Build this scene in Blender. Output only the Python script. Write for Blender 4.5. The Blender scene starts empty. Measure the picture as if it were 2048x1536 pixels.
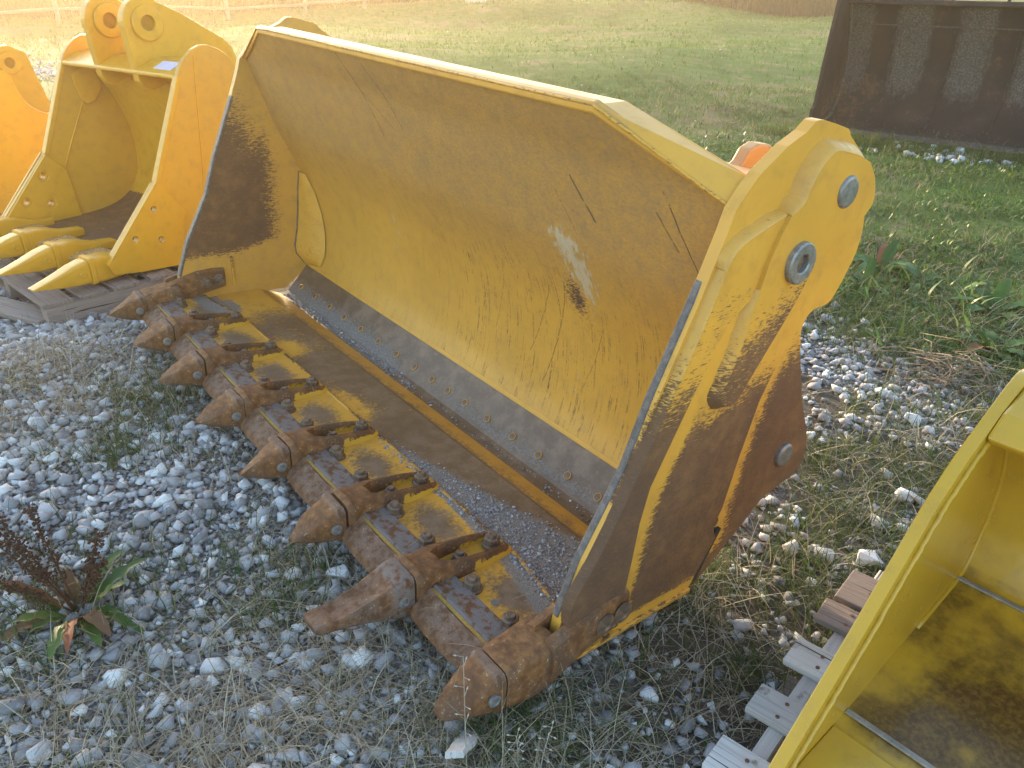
import bpy, bmesh, math, random
import numpy as np
from mathutils import Vector, Matrix

random.seed(7)
rng = np.random.default_rng(11)
scene = bpy.context.scene
COL = scene.collection

# ------------------------------------------------------------------ camera
CAM_POS = Vector((2.40765, -0.88250, 1.63))
YAW, PITCH = math.radians(-49.908), math.radians(27.556)
cam_data = bpy.data.cameras.new("camera")
cam_data.sensor_width = 36.0
cam_data.lens = 36.0 * 1594.19 / 2048.0
cam_data.clip_start = 0.02
cam_data.clip_end = 3000.0
cam = bpy.data.objects.new("camera", cam_data)
COL.objects.link(cam)
c_f = Vector((math.cos(PITCH) * math.sin(YAW), math.cos(PITCH) * math.cos(YAW), -math.sin(PITCH)))
c_r = Vector((math.cos(YAW), -math.sin(YAW), 0.0))
c_u = c_r.cross(c_f)
mw = Matrix.Identity(4)
for i in range(3):
    mw[i][0], mw[i][1], mw[i][2], mw[i][3] = c_r[i], c_u[i], -c_f[i], CAM_POS[i]
cam.matrix_world = mw
scene.camera = cam

# ------------------------------------------------------------------ sky, sun, exposure
SUN_AZ = math.radians(-76.0)          # measured from +Y towards +X
SUN_EL = math.radians(9.0)
world = bpy.data.worlds.new("World")
scene.world = world
world.use_nodes = True
wn = world.node_tree
wn.nodes.clear()
w_out = wn.nodes.new("ShaderNodeOutputWorld")
w_bg = wn.nodes.new("ShaderNodeBackground")
w_sky = wn.nodes.new("ShaderNodeTexSky")
w_sky.sky_type = 'NISHITA'
w_sky.sun_disc = False
w_sky.sun_elevation = SUN_EL
w_sky.sun_rotation = SUN_AZ
w_sky.air_density = 1.0
w_sky.dust_density = 1.2
w_bg.inputs["Strength"].default_value = 0.15
wn.links.new(w_sky.outputs[0], w_bg.inputs["Color"])
wn.links.new(w_bg.outputs[0], w_out.inputs["Surface"])

sun_data = bpy.data.lights.new("sun", 'SUN')
sun_data.energy = 2.0
sun_data.angle = math.radians(0.6)
sun_data.color = (1.0, 0.80, 0.52)
sun = bpy.data.objects.new("sun", sun_data)
COL.objects.link(sun)
SUN_DIR = Vector((math.sin(SUN_AZ) * math.cos(SUN_EL), math.cos(SUN_AZ) * math.cos(SUN_EL), math.sin(SUN_EL)))
sun.rotation_euler = SUN_DIR.to_track_quat('Z', 'Y').to_euler()
sun.location = SUN_DIR * 60

scene.view_settings.view_transform = 'Standard'
scene.view_settings.look = 'None'
scene.view_settings.exposure = 2.5
scene.view_settings.gamma = 1.0
scene.view_settings.use_curve_mapping = False
scene.render.engine = 'CYCLES'
scene.cycles.use_denoising = True
scene.cycles.max_bounces = 6
scene.cycles.diffuse_bounces = 3
scene.cycles.glossy_bounces = 3
scene.cycles.volume_bounces = 0
scene.cycles.sample_clamp_indirect = 8.0


# ================================================================== node helpers
class NT:
    def __init__(self, name):
        self.mat = bpy.data.materials.new(name)
        self.mat.use_nodes = True
        self.t = self.mat.node_tree
        self.t.nodes.clear()
        self.out = self.t.nodes.new("ShaderNodeOutputMaterial")

    def n(self, kind, **kw):
        nd = self.t.nodes.new("ShaderNode" + kind)
        for k, v in kw.items():
            setattr(nd, k, v)
        return nd

    def put(self, sock, v):
        if isinstance(v, bpy.types.NodeSocket):
            self.t.links.new(v, sock)
        elif isinstance(v, (tuple, list)) and len(v) == 3 and sock.type == 'RGBA':
            sock.default_value = (*v, 1.0)
        else:
            sock.default_value = v

    def m(self, op, a, b=0.0, c=None, clamp=False):
        nd = self.n("Math", operation=op)
        nd.use_clamp = clamp
        self.put(nd.inputs[0], a)
        self.put(nd.inputs[1], b)
        if c is not None:
            self.put(nd.inputs[2], c)
        return nd.outputs[0]

    def mix(self, f, a, b, blend='MIX'):
        nd = self.n("MixRGB", blend_type=blend)
        self.put(nd.inputs[0], f)
        self.put(nd.inputs[1], a)
        self.put(nd.inputs[2], b)
        return nd.outputs[0]

    def noise(self, vec, scale, detail=4.0, rough=0.55, dist=0.0):
        nd = self.n("TexNoise")
        if vec is not None:
            self.put(nd.inputs["Vector"], vec)
        nd.inputs["Scale"].default_value = scale
        nd.inputs["Detail"].default_value = detail
        nd.inputs["Roughness"].default_value = rough
        nd.inputs["Distortion"].default_value = dist
        return nd.outputs[0]

    def scaled(self, vec, s, rot=(0, 0, 0)):
        nd = self.n("Mapping")
        self.put(nd.inputs[0], vec)
        nd.inputs["Scale"].default_value = s
        nd.inputs["Rotation"].default_value = rot
        return nd.outputs[0]

    def ramp(self, f, lo, hi):
        nd = self.n("MapRange")
        nd.interpolation_type = 'SMOOTHSTEP'
        self.put(nd.inputs[0], f)
        nd.inputs[1].default_value = lo
        nd.inputs[2].default_value = hi
        return nd.outputs[0]

    def attr(self, name):
        nd = self.n("Attribute", attribute_name=name)
        return nd.outputs["Fac"]

    def obj(self):
        return self.n("TexCoord").outputs["Object"]

    def bump(self, h, strength, dist, normal=None):
        nd = self.n("Bump")
        self.put(nd.inputs["Height"], h)
        nd.inputs["Strength"].default_value = strength
        nd.inputs["Distance"].default_value = dist
        if normal is not None:
            self.put(nd.inputs["Normal"], normal)
        return nd.outputs[0]

    def principled(self, color, rough, metal=0.0, normal=None, spec=0.5, coat=0.0):
        p = self.n("BsdfPrincipled")
        self.put(p.inputs["Base Color"], color)
        self.put(p.inputs["Roughness"], rough)
        self.put(p.inputs["Metallic"], metal)
        p.inputs["Specular IOR Level"].default_value = spec
        p.inputs["Coat Weight"].default_value = coat
        if normal is not None:
            self.put(p.inputs["Normal"], normal)
        self.t.links.new(p.outputs[0], self.out.inputs["Surface"])
        return p


RUST_D = (0.132, 0.064, 0.030)
RUST_O = (0.235, 0.098, 0.030)


def worn_paint(name, paint, rough=0.45, seg=None, scratches=False, coat=0.0, dirt=0.35):
    """painted steel; mesh attributes wear / dust / bare / scuff tell where the paint is worn, dusty, polished or rubbed pale"""
    k = NT(name)
    o = k.obj()
    big = k.noise(o, 2.3, 5)
    mid = k.noise(o, 17.0, 6, 0.6)
    fine = k.noise(o, 90.0, 5, 0.65)
    vfine = k.noise(o, 420.0, 3, 0.6)
    streak = k.noise(k.scaled(o, (70, 34, 300), (0.45, 0.0, 0.1)), 1.0, 4, 0.6)
    streak2 = k.noise(k.scaled(o, (70, 46, 380), (-0.75, 0.0, 0.0)), 1.0, 3, 0.6)
    col = k.mix(k.ramp(big, 0.35, 0.75), paint, tuple(c * 0.86 for c in paint))
    grime = (paint[0] * 0.42, paint[1] * 0.42, paint[2] * 0.9 + 0.012)
    col = k.mix(k.m('MULTIPLY', k.ramp(mid, 0.45, 0.85), dirt), col, grime)
    # little chips and specks down to rusty metal
    chips = k.m('MULTIPLY', k.ramp(vfine, 0.66, 0.72), k.ramp(mid, 0.5, 0.62))
    # worn areas with a brushy broken border
    br = k.m('ADD', k.m('MULTIPLY', k.m('SUBTRACT', fine, 0.5), 0.8), k.m('MULTIPLY', k.m('SUBTRACT', streak, 0.5), 1.3))
    br = k.m('ADD', br, k.m('MULTIPLY', k.m('SUBTRACT', streak2, 0.5), 1.1))
    br = k.m('ADD', br, k.m('MULTIPLY', k.m('SUBTRACT', mid, 0.5), 0.35))
    w = k.ramp(k.m('ADD', k.attr('wear'), br), 0.40, 0.66)
    rust = k.mix(k.ramp(mid, 0.38, 0.72), RUST_D, (0.218, 0.108, 0.044))
    rust = k.mix(k.m('MULTIPLY', k.ramp(fine, 0.55, 0.75), 0.6), rust, RUST_O)
    rust = k.mix(k.m('MULTIPLY', k.ramp(vfine, 0.56, 0.72), 0.45), rust, (0.30, 0.205, 0.14))
    rust = k.mix(k.m('MULTIPLY', k.ramp(big, 0.48, 0.66), 0.5), rust, (0.085, 0.048, 0.034))
    rust = k.mix(k.m('MULTIPLY', k.ramp(streak, 0.50, 0.72), 0.45), rust, (0.235, 0.125, 0.058))
    rust = k.mix(k.m('MULTIPLY', k.ramp(streak2, 0.52, 0.72), 0.5), rust, (0.075, 0.040, 0.026))
    film = k.m('MULTIPLY', k.attr('film'), k.ramp(k.m('ADD', k.m('MULTIPLY', fine, 0.5), k.m('ADD', k.m('MULTIPLY', mid, 0.25), k.m('MULTIPLY', streak, 0.5))), 0.25, 1.0))
    col = k.mix(film, col, (0.330, 0.205, 0.105))
    stain = k.ramp(k.m('ADD', k.attr('stain'), k.m('ADD', k.m('MULTIPLY', k.m('SUBTRACT', mid, 0.5), 0.9), k.m('MULTIPLY', k.m('SUBTRACT', big, 0.5), 0.8))), 0.30, 0.95)
    col = k.mix(k.m('MULTIPLY', stain, 0.95), col, k.mix(k.ramp(fine, .4, .65), (0.070, 0.034, 0.010), (0.150, 0.080, 0.018)))
    rub = k.ramp(k.m('ADD', k.attr('rub'), k.m('ADD', k.m('MULTIPLY', k.m('SUBTRACT', fine, 0.5), 1.1), k.m('ADD', k.m('MULTIPLY', k.m('SUBTRACT', streak, 0.5), 0.8), k.m('MULTIPLY', k.m('SUBTRACT', mid, 0.5), 0.6)))), 0.25, 0.80)
    rubc = k.mix(k.ramp(mid, 0.36, 0.70), (0.120, 0.078, 0.054), (0.215, 0.150, 0.108))
    rubc = k.mix(k.m('MULTIPLY', k.ramp(fine, 0.54, 0.74), 0.5), rubc, (0.30, 0.225, 0.175))
    rubc = k.mix(k.m('MULTIPLY', k.ramp(big, 0.46, 0.70), 0.6), rubc, (0.105, 0.062, 0.040))
    col = k.mix(k.m('MULTIPLY', rub, 0.95), col, rubc)
    damage = w
    damage = k.m('MAXIMUM', damage, k.m('MULTIPLY', chips, 0.8))
    if scratches:
        uv = k.n("UVMap").outputs[0]
        sx = k.noise(k.scaled(uv, (120, 3.4, 1), (0, 0, 0.07)), 1.0, 5, 0.72)
        sx2 = k.noise(k.scaled(uv, (150, 24, 1), (0, 0, -0.12)), 1.0, 4, 0.7)
        clus = k.noise(k.scaled(uv, (11, 6, 1), (0, 0, 0.2)), 1.0, 4, 0.65)
        sy = k.noise(k.scaled(uv, (42, 16, 1), (0, 0, 0.22)), 1.0, 4, 0.65)
        s1 = k.m('MULTIPLY', k.ramp(sx, 0.52, 0.62), k.ramp(k.m('ADD', sy, k.m('MULTIPLY', clus, 0.7)), 0.74, 0.96))
        s1 = k.m('MAXIMUM', s1, k.m('MULTIPLY', k.ramp(sx2, 0.55, 0.66), k.ramp(clus, 0.52, 0.66)))
        s1 = k.m('MULTIPLY', s1, k.attr('scr'))
        damage = k.m('MAXIMUM', damage, k.m('MULTIPLY', s1, k.ramp(fine, 0.30, 0.62)))
        if seg:
            sep = k.n("SeparateXYZ")
            wob = k.m('MULTIPLY', k.m('SUBTRACT', k.noise(uv, 14.0, 3), 0.5), 0.016)
            k.put(sep.inputs[0], uv)
            u, v = k.m('ADD', sep.outputs[0], wob), sep.outputs[1]
            brk = k.ramp(k.noise(k.scaled(uv, (9, 60, 1)), 1.0, 3), 0.36, 0.46)
            for (x0, y0, x1, y1, wd, amt) in seg:
                dx, dy = x1 - x0, y1 - y0
                L2 = dx * dx + dy * dy
                t = k.m('ADD', k.m('MULTIPLY', k.m('SUBTRACT', u, x0), dx / L2), k.m('MULTIPLY', k.m('SUBTRACT', v, y0), dy / L2), clamp=True)
                ex = k.m('SUBTRACT', k.m('SUBTRACT', u, x0), k.m('MULTIPLY', t, dx))
                ey = k.m('SUBTRACT', k.m('SUBTRACT', v, y0), k.m('MULTIPLY', t, dy))
                d = k.m('SQRT', k.m('ADD', k.m('MULTIPLY', ex, ex), k.m('MULTIPLY', ey, ey)))
                line = k.m('MULTIPLY', k.m('SUBTRACT', 1.0, k.ramp(d, wd * 0.5, wd)), brk)
                damage = k.m('MAXIMUM', damage, k.m('MULTIPLY', line, amt))
        pale = k.ramp(k.m('ADD', k.attr('scuff'), k.m('MULTIPLY', k.m('SUBTRACT', sy, 0.5), 1.9)), 0.45, 0.75)
        col = k.mix(k.m('MULTIPLY', pale, 0.75), col, (0.56, 0.50, 0.38))
    col = k.mix(damage, col, k.mix(0.75, rust, (0.085, 0.048, 0.035)) if scratches else rust)
    bare = k.ramp(k.m('ADD', k.attr('bare'), k.m('MULTIPLY', k.m('SUBTRACT', fine, 0.5), 1.2)), 0.4, 0.62)
    steel = k.mix(mid, (0.095, 0.085, 0.085), (0.20, 0.165, 0.145))
    col = k.mix(bare, col, steel)
    dust = k.ramp(k.m('ADD', k.attr('dust'), k.m('MULTIPLY', k.m('SUBTRACT', fine, 0.5), 1.3)), 0.42, 0.70)
    grit = k.mix(k.ramp(vfine, 0.40, 0.62), (0.13, 0.115, 0.105), (0.33, 0.30, 0.275))
    col = k.mix(k.m('MULTIPLY', dust, 0.92), col, grit)
    rg = k.m('ADD', k.m('MULTIPLY', k.m('MAXIMUM', k.m('MAXIMUM', damage, dust), 0.0), 0.38), k.m('ADD', rough, k.m('MULTIPLY', k.m('SUBTRACT', mid, 0.5), 0.25)))
    rg = k.m('MINIMUM', rg, 0.95)
    h = k.m('ADD', k.m('MULTIPLY', damage, k.m('SUBTRACT', k.m('MULTIPLY', fine, 1.2), 1.2)), k.m('MULTIPLY', k.m('MAXIMUM', dust, bare), vfine))
    h = k.m('ADD', h, k.m('MULTIPLY', mid, 0.5))
    k.principled(col, rg, 0.0, k.bump(h, 0.55, 0.0025), 0.45, coat)
    return k.mat


def rusty_cast(name):
    k = NT(name)
    o = k.obj()
    rnd = k.n("ObjectInfo").outputs["Random"]
    big = k.noise(o, 9.0, 4)
    mid = k.noise(o, 38.0, 6, 0.65)
    fine = k.noise(o, 150.0, 5, 0.65)
    col = k.mix(k.ramp(mid, 0.36, 0.66), (0.132, 0.056, 0.023), (0.270, 0.120, 0.040))
    col = k.mix(k.m('MULTIPLY', k.ramp(big, 0.46, 0.66), 0.75), col, (0.110, 0.064, 0.043))
    col = k.mix(k.m('MULTIPLY', k.m('MULTIPLY', k.ramp(fine, 0.56, 0.66), k.ramp(big, 0.40, 0.60)), 0.55), col, (0.42, 0.25, 0.115))
    col = k.mix(k.m('MULTIPLY', k.ramp(k.m('MULTIPLY', mid, fine), 0.36, 0.42), 0.7), col, (0.48, 0.42, 0.36))
    col = k.mix(k.m('MULTIPLY', rnd, 0.45), col, k.mix(1.0, col, (0.62, 0.55, 0.52), 'MULTIPLY'))
    col = k.mix(k.m('MULTIPLY', k.attr('bare'), k.ramp(mid, 0.40, 0.55)), col, (0.17, 0.145, 0.138))
    col = k.mix(k.m('MULTIPLY', k.ramp(k.m('ADD', k.attr('paint'), k.m('MULTIPLY', k.m('SUBTRACT', mid, 0.5), 1.6)), 0.45, 0.6), 1.0), col, (0.60, 0.335, 0.03))
    h = k.m('ADD', k.m('MULTIPLY', mid, 1.0), k.m('MULTIPLY', fine, 0.6))
    k.principled(col, k.m('ADD', 0.52, k.m('MULTIPLY', fine, 0.4)), 0.0, k.bump(h, 0.8, 0.003), 0.4)
    return k.mat


def simple(name, c1, c2, scale=20, rough=0.6, metal=0.0, bump=0.3, dist=0.002, c3=None):
    k = NT(name)
    o = k.obj()
    a = k.noise(o, scale, 5, 0.6)
    b = k.noise(o, scale * 6, 4, 0.6)
    col = k.mix(k.ramp(a, 0.35, 0.68), c1, c2)
    if c3:
        col = k.mix(k.m('MULTIPLY', k.ramp(b, 0.55, 0.68), 0.7), col, c3)
    k.principled(col, k.m('ADD', rough, k.m('MULTIPLY', k.m('SUBTRACT', b, 0.5), 0.3)), metal, k.bump(k.m('ADD', a, b), bump, dist))
    return k.mat


def wood(name, c1, c2, c3):
    k = NT(name)
    o = k.obj()
    info = k.n("ObjectInfo")
    off = k.n("VectorMath", operation='ADD')
    k.put(off.inputs[0], o)
    cx = k.n("CombineXYZ")
    k.put(cx.inputs[0], k.m('MULTIPLY', info.outputs["Random"], 37.0))
    k.put(cx.inputs[1], k.m('MULTIPLY', info.outputs["Random"], 11.0))
    k.put(off.inputs[1], cx.outputs[0])
    v = off.outputs[0]
    grain = k.noise(k.scaled(v, (3, 95, 95)), 1.0, 5, 0.65, 0.4)
    crack = k.noise(k.scaled(v, (1.6, 150, 60)), 1.0, 3, 0.6)
    patch = k.noise(v, 6.0, 4)
    col = k.mix(k.ramp(grain, 0.3, 0.7), c1, c2)
    col = k.mix(k.ramp(patch, 0.42, 0.7), col, c3)
    col = k.mix(k.m('MULTIPLY', k.ramp(grain, 0.56, 0.70), 0.45), col, tuple(x * 0.45 for x in c1))
    col = k.mix(k.ramp(k.noise(v, 22.0, 4), 0.60, 0.75), col, (0.20, 0.165, 0.135))
    col = k.mix(k.ramp(crack, 0.62, 0.68), col, (0.035, 0.028, 0.022))
    hue = k.mix(info.outputs["Random"], (0.86, 0.84, 0.84), (1.18, 1.16, 1.15))
    col = k.mix(1.0, col, hue, 'MULTIPLY')
    h = k.m('SUBTRACT', grain, k.m('MULTIPLY', k.ramp(crack, 0.62, 0.72), 1.2))
    k.principled(col, 0.82, 0.0, k.bump(h, 0.7, 0.003), 0.25)
    return k.mat


def leafy(name, c1, c2, c3, rough=0.6, trans=0.35):
    """blade or leaf surface lit from both sides; attribute tint picks the hue of each blade"""
    k = NT(name)
    t = k.attr('tint')
    col = k.mix(k.ramp(t, 0.0, 0.6), c1, c2)
    col = k.mix(k.ramp(t, 0.6, 1.0), col, c3)
    col = k.mix(k.m('MULTIPLY', k.noise(k.obj(), 60.0, 3), 0.35), col, tuple(x * 0.5 for x in c1))
    p = k.n("BsdfPrincipled")
    k.put(p.inputs["Base Color"], col)
    p.inputs["Roughness"].default_value = rough
    p.inputs["Specular IOR Level"].default_value = 0.3
    tr = k.n("BsdfTranslucent")
    k.put(tr.inputs[0], col)
    mx = k.n("MixShader")
    mx.inputs[0].default_value = trans
    k.t.links.new(p.outputs[0], mx.inputs[1])
    k.t.links.new(tr.outputs[0], mx.inputs[2])
    k.t.links.new(mx.outputs[0], k.out.inputs["Surface"])
    return k.mat


YEL = (0.680, 0.348, 0.048)
SEG = [(-.339, .029, -.231, .345, .0032, .85), (-.284, .178, -.13, .296, .002, .6), (-.176, .05, -.069, .284, .0026, .8),
       (.812, .244, .884, .37, .005, .8), (.73, .308, .792, .437, .003, .45), (1.156, .204, 1.262, .45, .003, .85),
       (1.127, .271, 1.185, .365, .004, .6), (.646, .675, .507, 1.122, .0028, .7), (.555, .722, .418, 1.039, .0024, .6),
       (.30, .72, .21, 1.02, .002, .5), (.80, .80, .70, 1.08, .002, .5)]
M = {}
M['loader'] = worn_paint("worn_loader_yellow", YEL, 0.42)
M['loader_panel'] = worn_paint("scratched_loader_yellow", YEL, 0.38, SEG, True, dirt=0.22)
M['excavator'] = worn_paint("excavator_yellow", (0.67, 0.340, 0.020), 0.36, dirt=0.30, coat=0.10)
M['lemon'] = worn_paint("fresh_lemon_yellow", (0.585, 0.340, 0.030), 0.24, dirt=0.28, coat=0.15)
M['orange'] = worn_paint("worn_orange_paint", (0.50, 0.29, 0.11), 0.5)
M['cast'] = rusty_cast("rusty_cast_steel")
M['bolt'] = simple("oily_rust_bolt", (0.105, 0.070, 0.052), (0.21, 0.135, 0.088), 60, 0.5, 0.15, 0.5, 0.002, (0.26, 0.20, 0.15))
M['steel'] = simple("worn_pin_steel", (0.20, 0.20, 0.205), (0.33, 0.32, 0.31), 40, 0.42, 0.5, 0.2, 0.001, (0.12, 0.10, 0.09))
M['edge'] = simple("scraped_edge_steel", (0.085, 0.075, 0.078), (0.16, 0.14, 0.135), 50, 0.55, 0.2, 0.5, 0.002, (0.30, 0.24, 0.16))
M['dark'] = simple("flat_black", (0.012, 0.011, 0.010), (0.03, 0.026, 0.022), 30, 0.7)
M['weld'] = simple("painted_weld", (0.50, 0.30, 0.05), (0.36, 0.21, 0.045), 70, 0.55, 0.0, 0.8, 0.004, (0.16, 0.09, 0.04))
M['segment'] = simple("scraped_rusty_segment", (0.115, 0.072, 0.050), (0.205, 0.150, 0.118), 14, 0.55, 0.1, 0.5, 0.002, (0.24, 0.115, 0.04))
M['wood'] = wood("weathered_grey_wood", (0.38, 0.37, 0.36), (0.56, 0.55, 0.54), (0.46, 0.43, 0.41))
M['wood_brown'] = wood("weathered_brown_wood", (0.175, 0.135, 0.115), (0.28, 0.23, 0.205), (0.22, 0.18, 0.165))
M['seam'] = simple("scraped_bright_seam", (0.24, 0.21, 0.18), (0.36, 0.32, 0.27), 30, 0.6, 0.0, 0.3, 0.001, (0.20, 0.14, 0.06))
M['nail'] = simple("rusty_nail", (0.10, 0.035, 0.018), (0.16, 0.06, 0.025), 80, 0.7)
M['paper'] = simple("pale_sticker", (0.62, 0.58, 0.72), (0.66, 0.62, 0.74), 10, 0.5)
M['red'] = simple("red_plastic_cap", (0.55, 0.02, 0.04), (0.60, 0.03, 0.05), 20, 0.4)
M['post'] = simple("grey_fence_wood", (0.20, 0.15, 0.115), (0.29, 0.23, 0.18), 20, 0.85)
M['box_green'] = simple("pale_green_box", (0.33, 0.42, 0.34), (0.37, 0.45, 0.37), 5, 0.5)
M['twig'] = simple("dry_twig", (0.16, 0.115, 0.078), (0.27, 0.21, 0.15), 40, 0.85)
M['grass_green'] = leafy("green_grass", (0.050, 0.092, 0.020), (0.090, 0.140, 0.032), (0.17, 0.175, 0.06))
M['grass_dry'] = leafy("dry_grass", (0.24, 0.185, 0.115), (0.42, 0.345, 0.235), (0.60, 0.53, 0.41), 0.7, 0.3)
M['lawn_grass'] = leafy("lawn_grass", (0.060, 0.132, 0.025), (0.100, 0.182, 0.038), (0.165, 0.20, 0.062))
M['weed_leaf'] = leafy("weed_leaf", (0.055, 0.115, 0.028), (0.095, 0.180, 0.040), (0.17, 0.235, 0.045), 0.42, 0.35)
M['dead_leaf'] = leafy("dead_leaf", (0.13, 0.065, 0.035), (0.21, 0.115, 0.055), (0.30, 0.095, 0.045), 0.7, 0.2)
M['seed'] = leafy("dock_seed", (0.055, 0.026, 0.017), (0.085, 0.040, 0.024), (0.12, 0.055, 0.03), 0.8, 0.1)
M['husk'] = leafy("pale_husk", (0.42, 0.38, 0.31), (0.55, 0.50, 0.42), (0.65, 0.61, 0.54), 0.6, 0.3)


def stone_mat():
    k = NT("limestone_gravel")
    o = k.obj()
    t = k.attr('tint')
    f = k.noise(o, 70.0, 4, 0.6)
    v = k.noise(o, 260.0, 3, 0.6)
    col = k.mix(k.ramp(t, 0.0, 0.7), (0.195, 0.188, 0.196), (0.43, 0.42, 0.432))
    col = k.mix(k.ramp(t, 0.62, 1.0), col, (0.72, 0.715, 0.71))
    col = k.mix(k.m('MULTIPLY', k.ramp(f, 0.5, 0.72), 0.55), col, (0.42, 0.40, 0.385))
    col = k.mix(k.m('MULTIPLY', k.ramp(v, 0.58, 0.70), 0.5), col, (0.20, 0.17, 0.145))
    k.principled(col, 0.78, 0.0, k.bump(k.m('ADD', f, v), 0.5, 0.003), 0.35)
    return k.mat


M['stone'] = stone_mat()


# ================================================================== mesh helpers
def tag(o, label=None, cat=None, group=None, kind=None):
    for key, v in (('label', label), ('category', cat), ('group', group), ('kind', kind)):
        if v:
            o[key] = v
    return o


def link(o, parent=None):
    COL.objects.link(o)
    if parent is not None:
        o.parent = parent
    return o


def empty(name, loc=(0, 0, 0), rz=0.0):
    o = bpy.data.objects.new(name, None)
    o.location = loc
    o.rotation_euler = (0, 0, rz)
    o.empty_display_size = 0.2
    COL.objects.link(o)
    return o


class MB:
    def __init__(self):
        self.v, self.f = [], []

    def add(self, v, f):
        k = len(self.v)
        self.v += [tuple(p) for p in v]
        self.f += [[i + k for i in q] for q in f]
        return self

    def box(self, lo, hi):
        (a, b, c), (d, e, g) = lo, hi
        v = [(a, b, c), (d, b, c), (d, e, c), (a, e, c), (a, b, g), (d, b, g), (d, e, g), (a, e, g)]
        f = [(3, 2, 1, 0), (4, 5, 6, 7), (0, 1, 5, 4), (1, 2, 6, 5), (2, 3, 7, 6), (3, 0, 4, 7)]
        return self.add(v, f)

    def prism(self, poly, a, b, axis='x'):
        n = len(poly)
        def P(p, t):
            return (t, p[0], p[1]) if axis == 'x' else ((p[0], t, p[1]) if axis == 'y' else (p[0], p[1], t))
        v = [P(p, a) for p in poly] + [P(p, b) for p in poly]
        f = [list(range(n)), list(range(2 * n - 1, n - 1, -1))]
        f += [[i, (i + 1) % n + 0, (i + 1) % n + n, i + n] for i in range(n)]
        f = [list(reversed(q)) if False else q for q in f]
        return self.add(v, f)

    def loft(self, secs, cap=True):
        n = len(secs[0])
        v = [p for s in secs for p in s]
        f = []
        for i in range(len(secs) - 1):
            for j in range(n):
                a, b = i * n + j, i * n + (j + 1) % n
                f.append([a, b, b + n, a + n])
        if cap:
            f.append(list(range(n - 1, -1, -1)))
            f.append(list(range((len(secs) - 1) * n, len(secs) * n)))
        return self.add(v, f)

    def sheet(self, rows, cols_closed=False):
        n = len(rows[0])
        v = [p for r in rows for p in r]
        f = []
        for i in range(len(rows) - 1):
            for j in range(n - 1):
                a = i * n + j
                f.append([a, a + 1, a + n + 1, a + n])
        return self.add(v, f)

    def tube(self, pts, r, n=8, cap=True):
        pts = [Vector(p) for p in pts]
        rr = r if isinstance(r, (list, tuple)) else [r] * len(pts)
        secs = []
        up = Vector((0.13, 0.31, 0.94)).normalized()
        for i, p in enumerate(pts):
            d = (pts[min(i + 1, len(pts) - 1)] - pts[max(i - 1, 0)]).normalized()
            s = d.cross(up)
            if s.length < 1e-3:
                s = d.cross(Vector((1, 0, 0)))
            s.normalize()
            t = s.cross(d)
            secs.append([p + rr[i] * (s * math.cos(2 * math.pi * j / n) + t * math.sin(2 * math.pi * j / n)) for j in range(n)])
        return self.loft(secs, cap)

    def lathe(self, prof, c, axis='z', n=24):
        """prof: (radius, height) pairs"""
        secs = []
        for r, h in prof:
            s = []
            for j in range(n):
                a = 2 * math.pi * j / n
                x, y = r * math.cos(a), r * math.sin(a)
                p = (x, y, h) if axis == 'z' else ((h, x, y) if axis == 'x' else (y, h, x))
                s.append((p[0] + c[0], p[1] + c[1], p[2] + c[2]))
            secs.append(s)
        return self.loft(secs)

    def build(self, name, mat, parent=None, smooth=False, bevel=None, attrs=None, recalc=True, weld=False, seg=2):
        me = bpy.data.meshes.new(name)
        me.from_pydata(self.v, [], self.f)
        if recalc or weld:
            bm = bmesh.new()
            bm.from_mesh(me)
            if weld:
                bmesh.ops.remove_doubles(bm, verts=bm.verts, dist=1e-5)
            bmesh.ops.recalc_face_normals(bm, faces=bm.faces)
            bm.to_mesh(me)
            bm.free()
        o = finish(name, me, mat, parent, smooth, bevel, seg)
        if attrs:
            set_attrs(me, attrs)
        return o


def finish(name, me, mat, parent, smooth=False, bevel=None, seg=2):
    me.materials.append(mat)
    if smooth:
        me.polygons.foreach_set("use_smooth", [True] * len(me.polygons))
    o = bpy.data.objects.new(name, me)
    link(o, parent)
    if bevel:
        md = o.modifiers.new("bevel", 'BEVEL')
        md.width = bevel
        md.segments = seg
        md.limit_method = 'ANGLE'
        md.angle_limit = math.radians(35)
        md.use_clamp_overlap = True
    return o


def set_attrs(me, attrs):
    co = np.empty(len(me.vertices) * 3)
    me.vertices.foreach_get("co", co)
    co = co.reshape(-1, 3)
    for nm, fn in attrs.items():
        a = me.attributes.new(nm, 'FLOAT', 'POINT')
        vals = np.clip(np.asarray([fn(*p) for p in co], float), -1, 2)
        a.data.foreach_set("value", vals)


def diced(mb, name, mat, parent, axes, step, attrs, bevel=None, smooth=False):
    """cut the mesh into a fine grid so that wear attributes have vertices to live on"""
    bm = bmesh.new()
    me0 = bpy.data.meshes.new("tmp")
    me0.from_pydata(mb.v, [], mb.f)
    bm.from_mesh(me0)
    bpy.data.meshes.remove(me0)
    bmesh.ops.recalc_face_normals(bm, faces=bm.faces)
    co = np.array([v.co[:] for v in bm.verts])
    for ax in axes:
        lo, hi = co[:, ax].min(), co[:, ax].max()
        no = [0, 0, 0]
        no[ax] = 1
        t = lo + step
        while t < hi - step * 0.3:
            p = [0, 0, 0]
            p[ax] = t + 1e-4
            bmesh.ops.bisect_plane(bm, geom=bm.verts[:] + bm.edges[:] + bm.faces[:], plane_co=p, plane_no=no, dist=1e-6)
            t += step
    me = bpy.data.meshes.new(name)
    bm.to_mesh(me)
    bm.free()
    o = finish(name, me, mat, parent, smooth, bevel)
    set_attrs(me, attrs)
    return o


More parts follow.
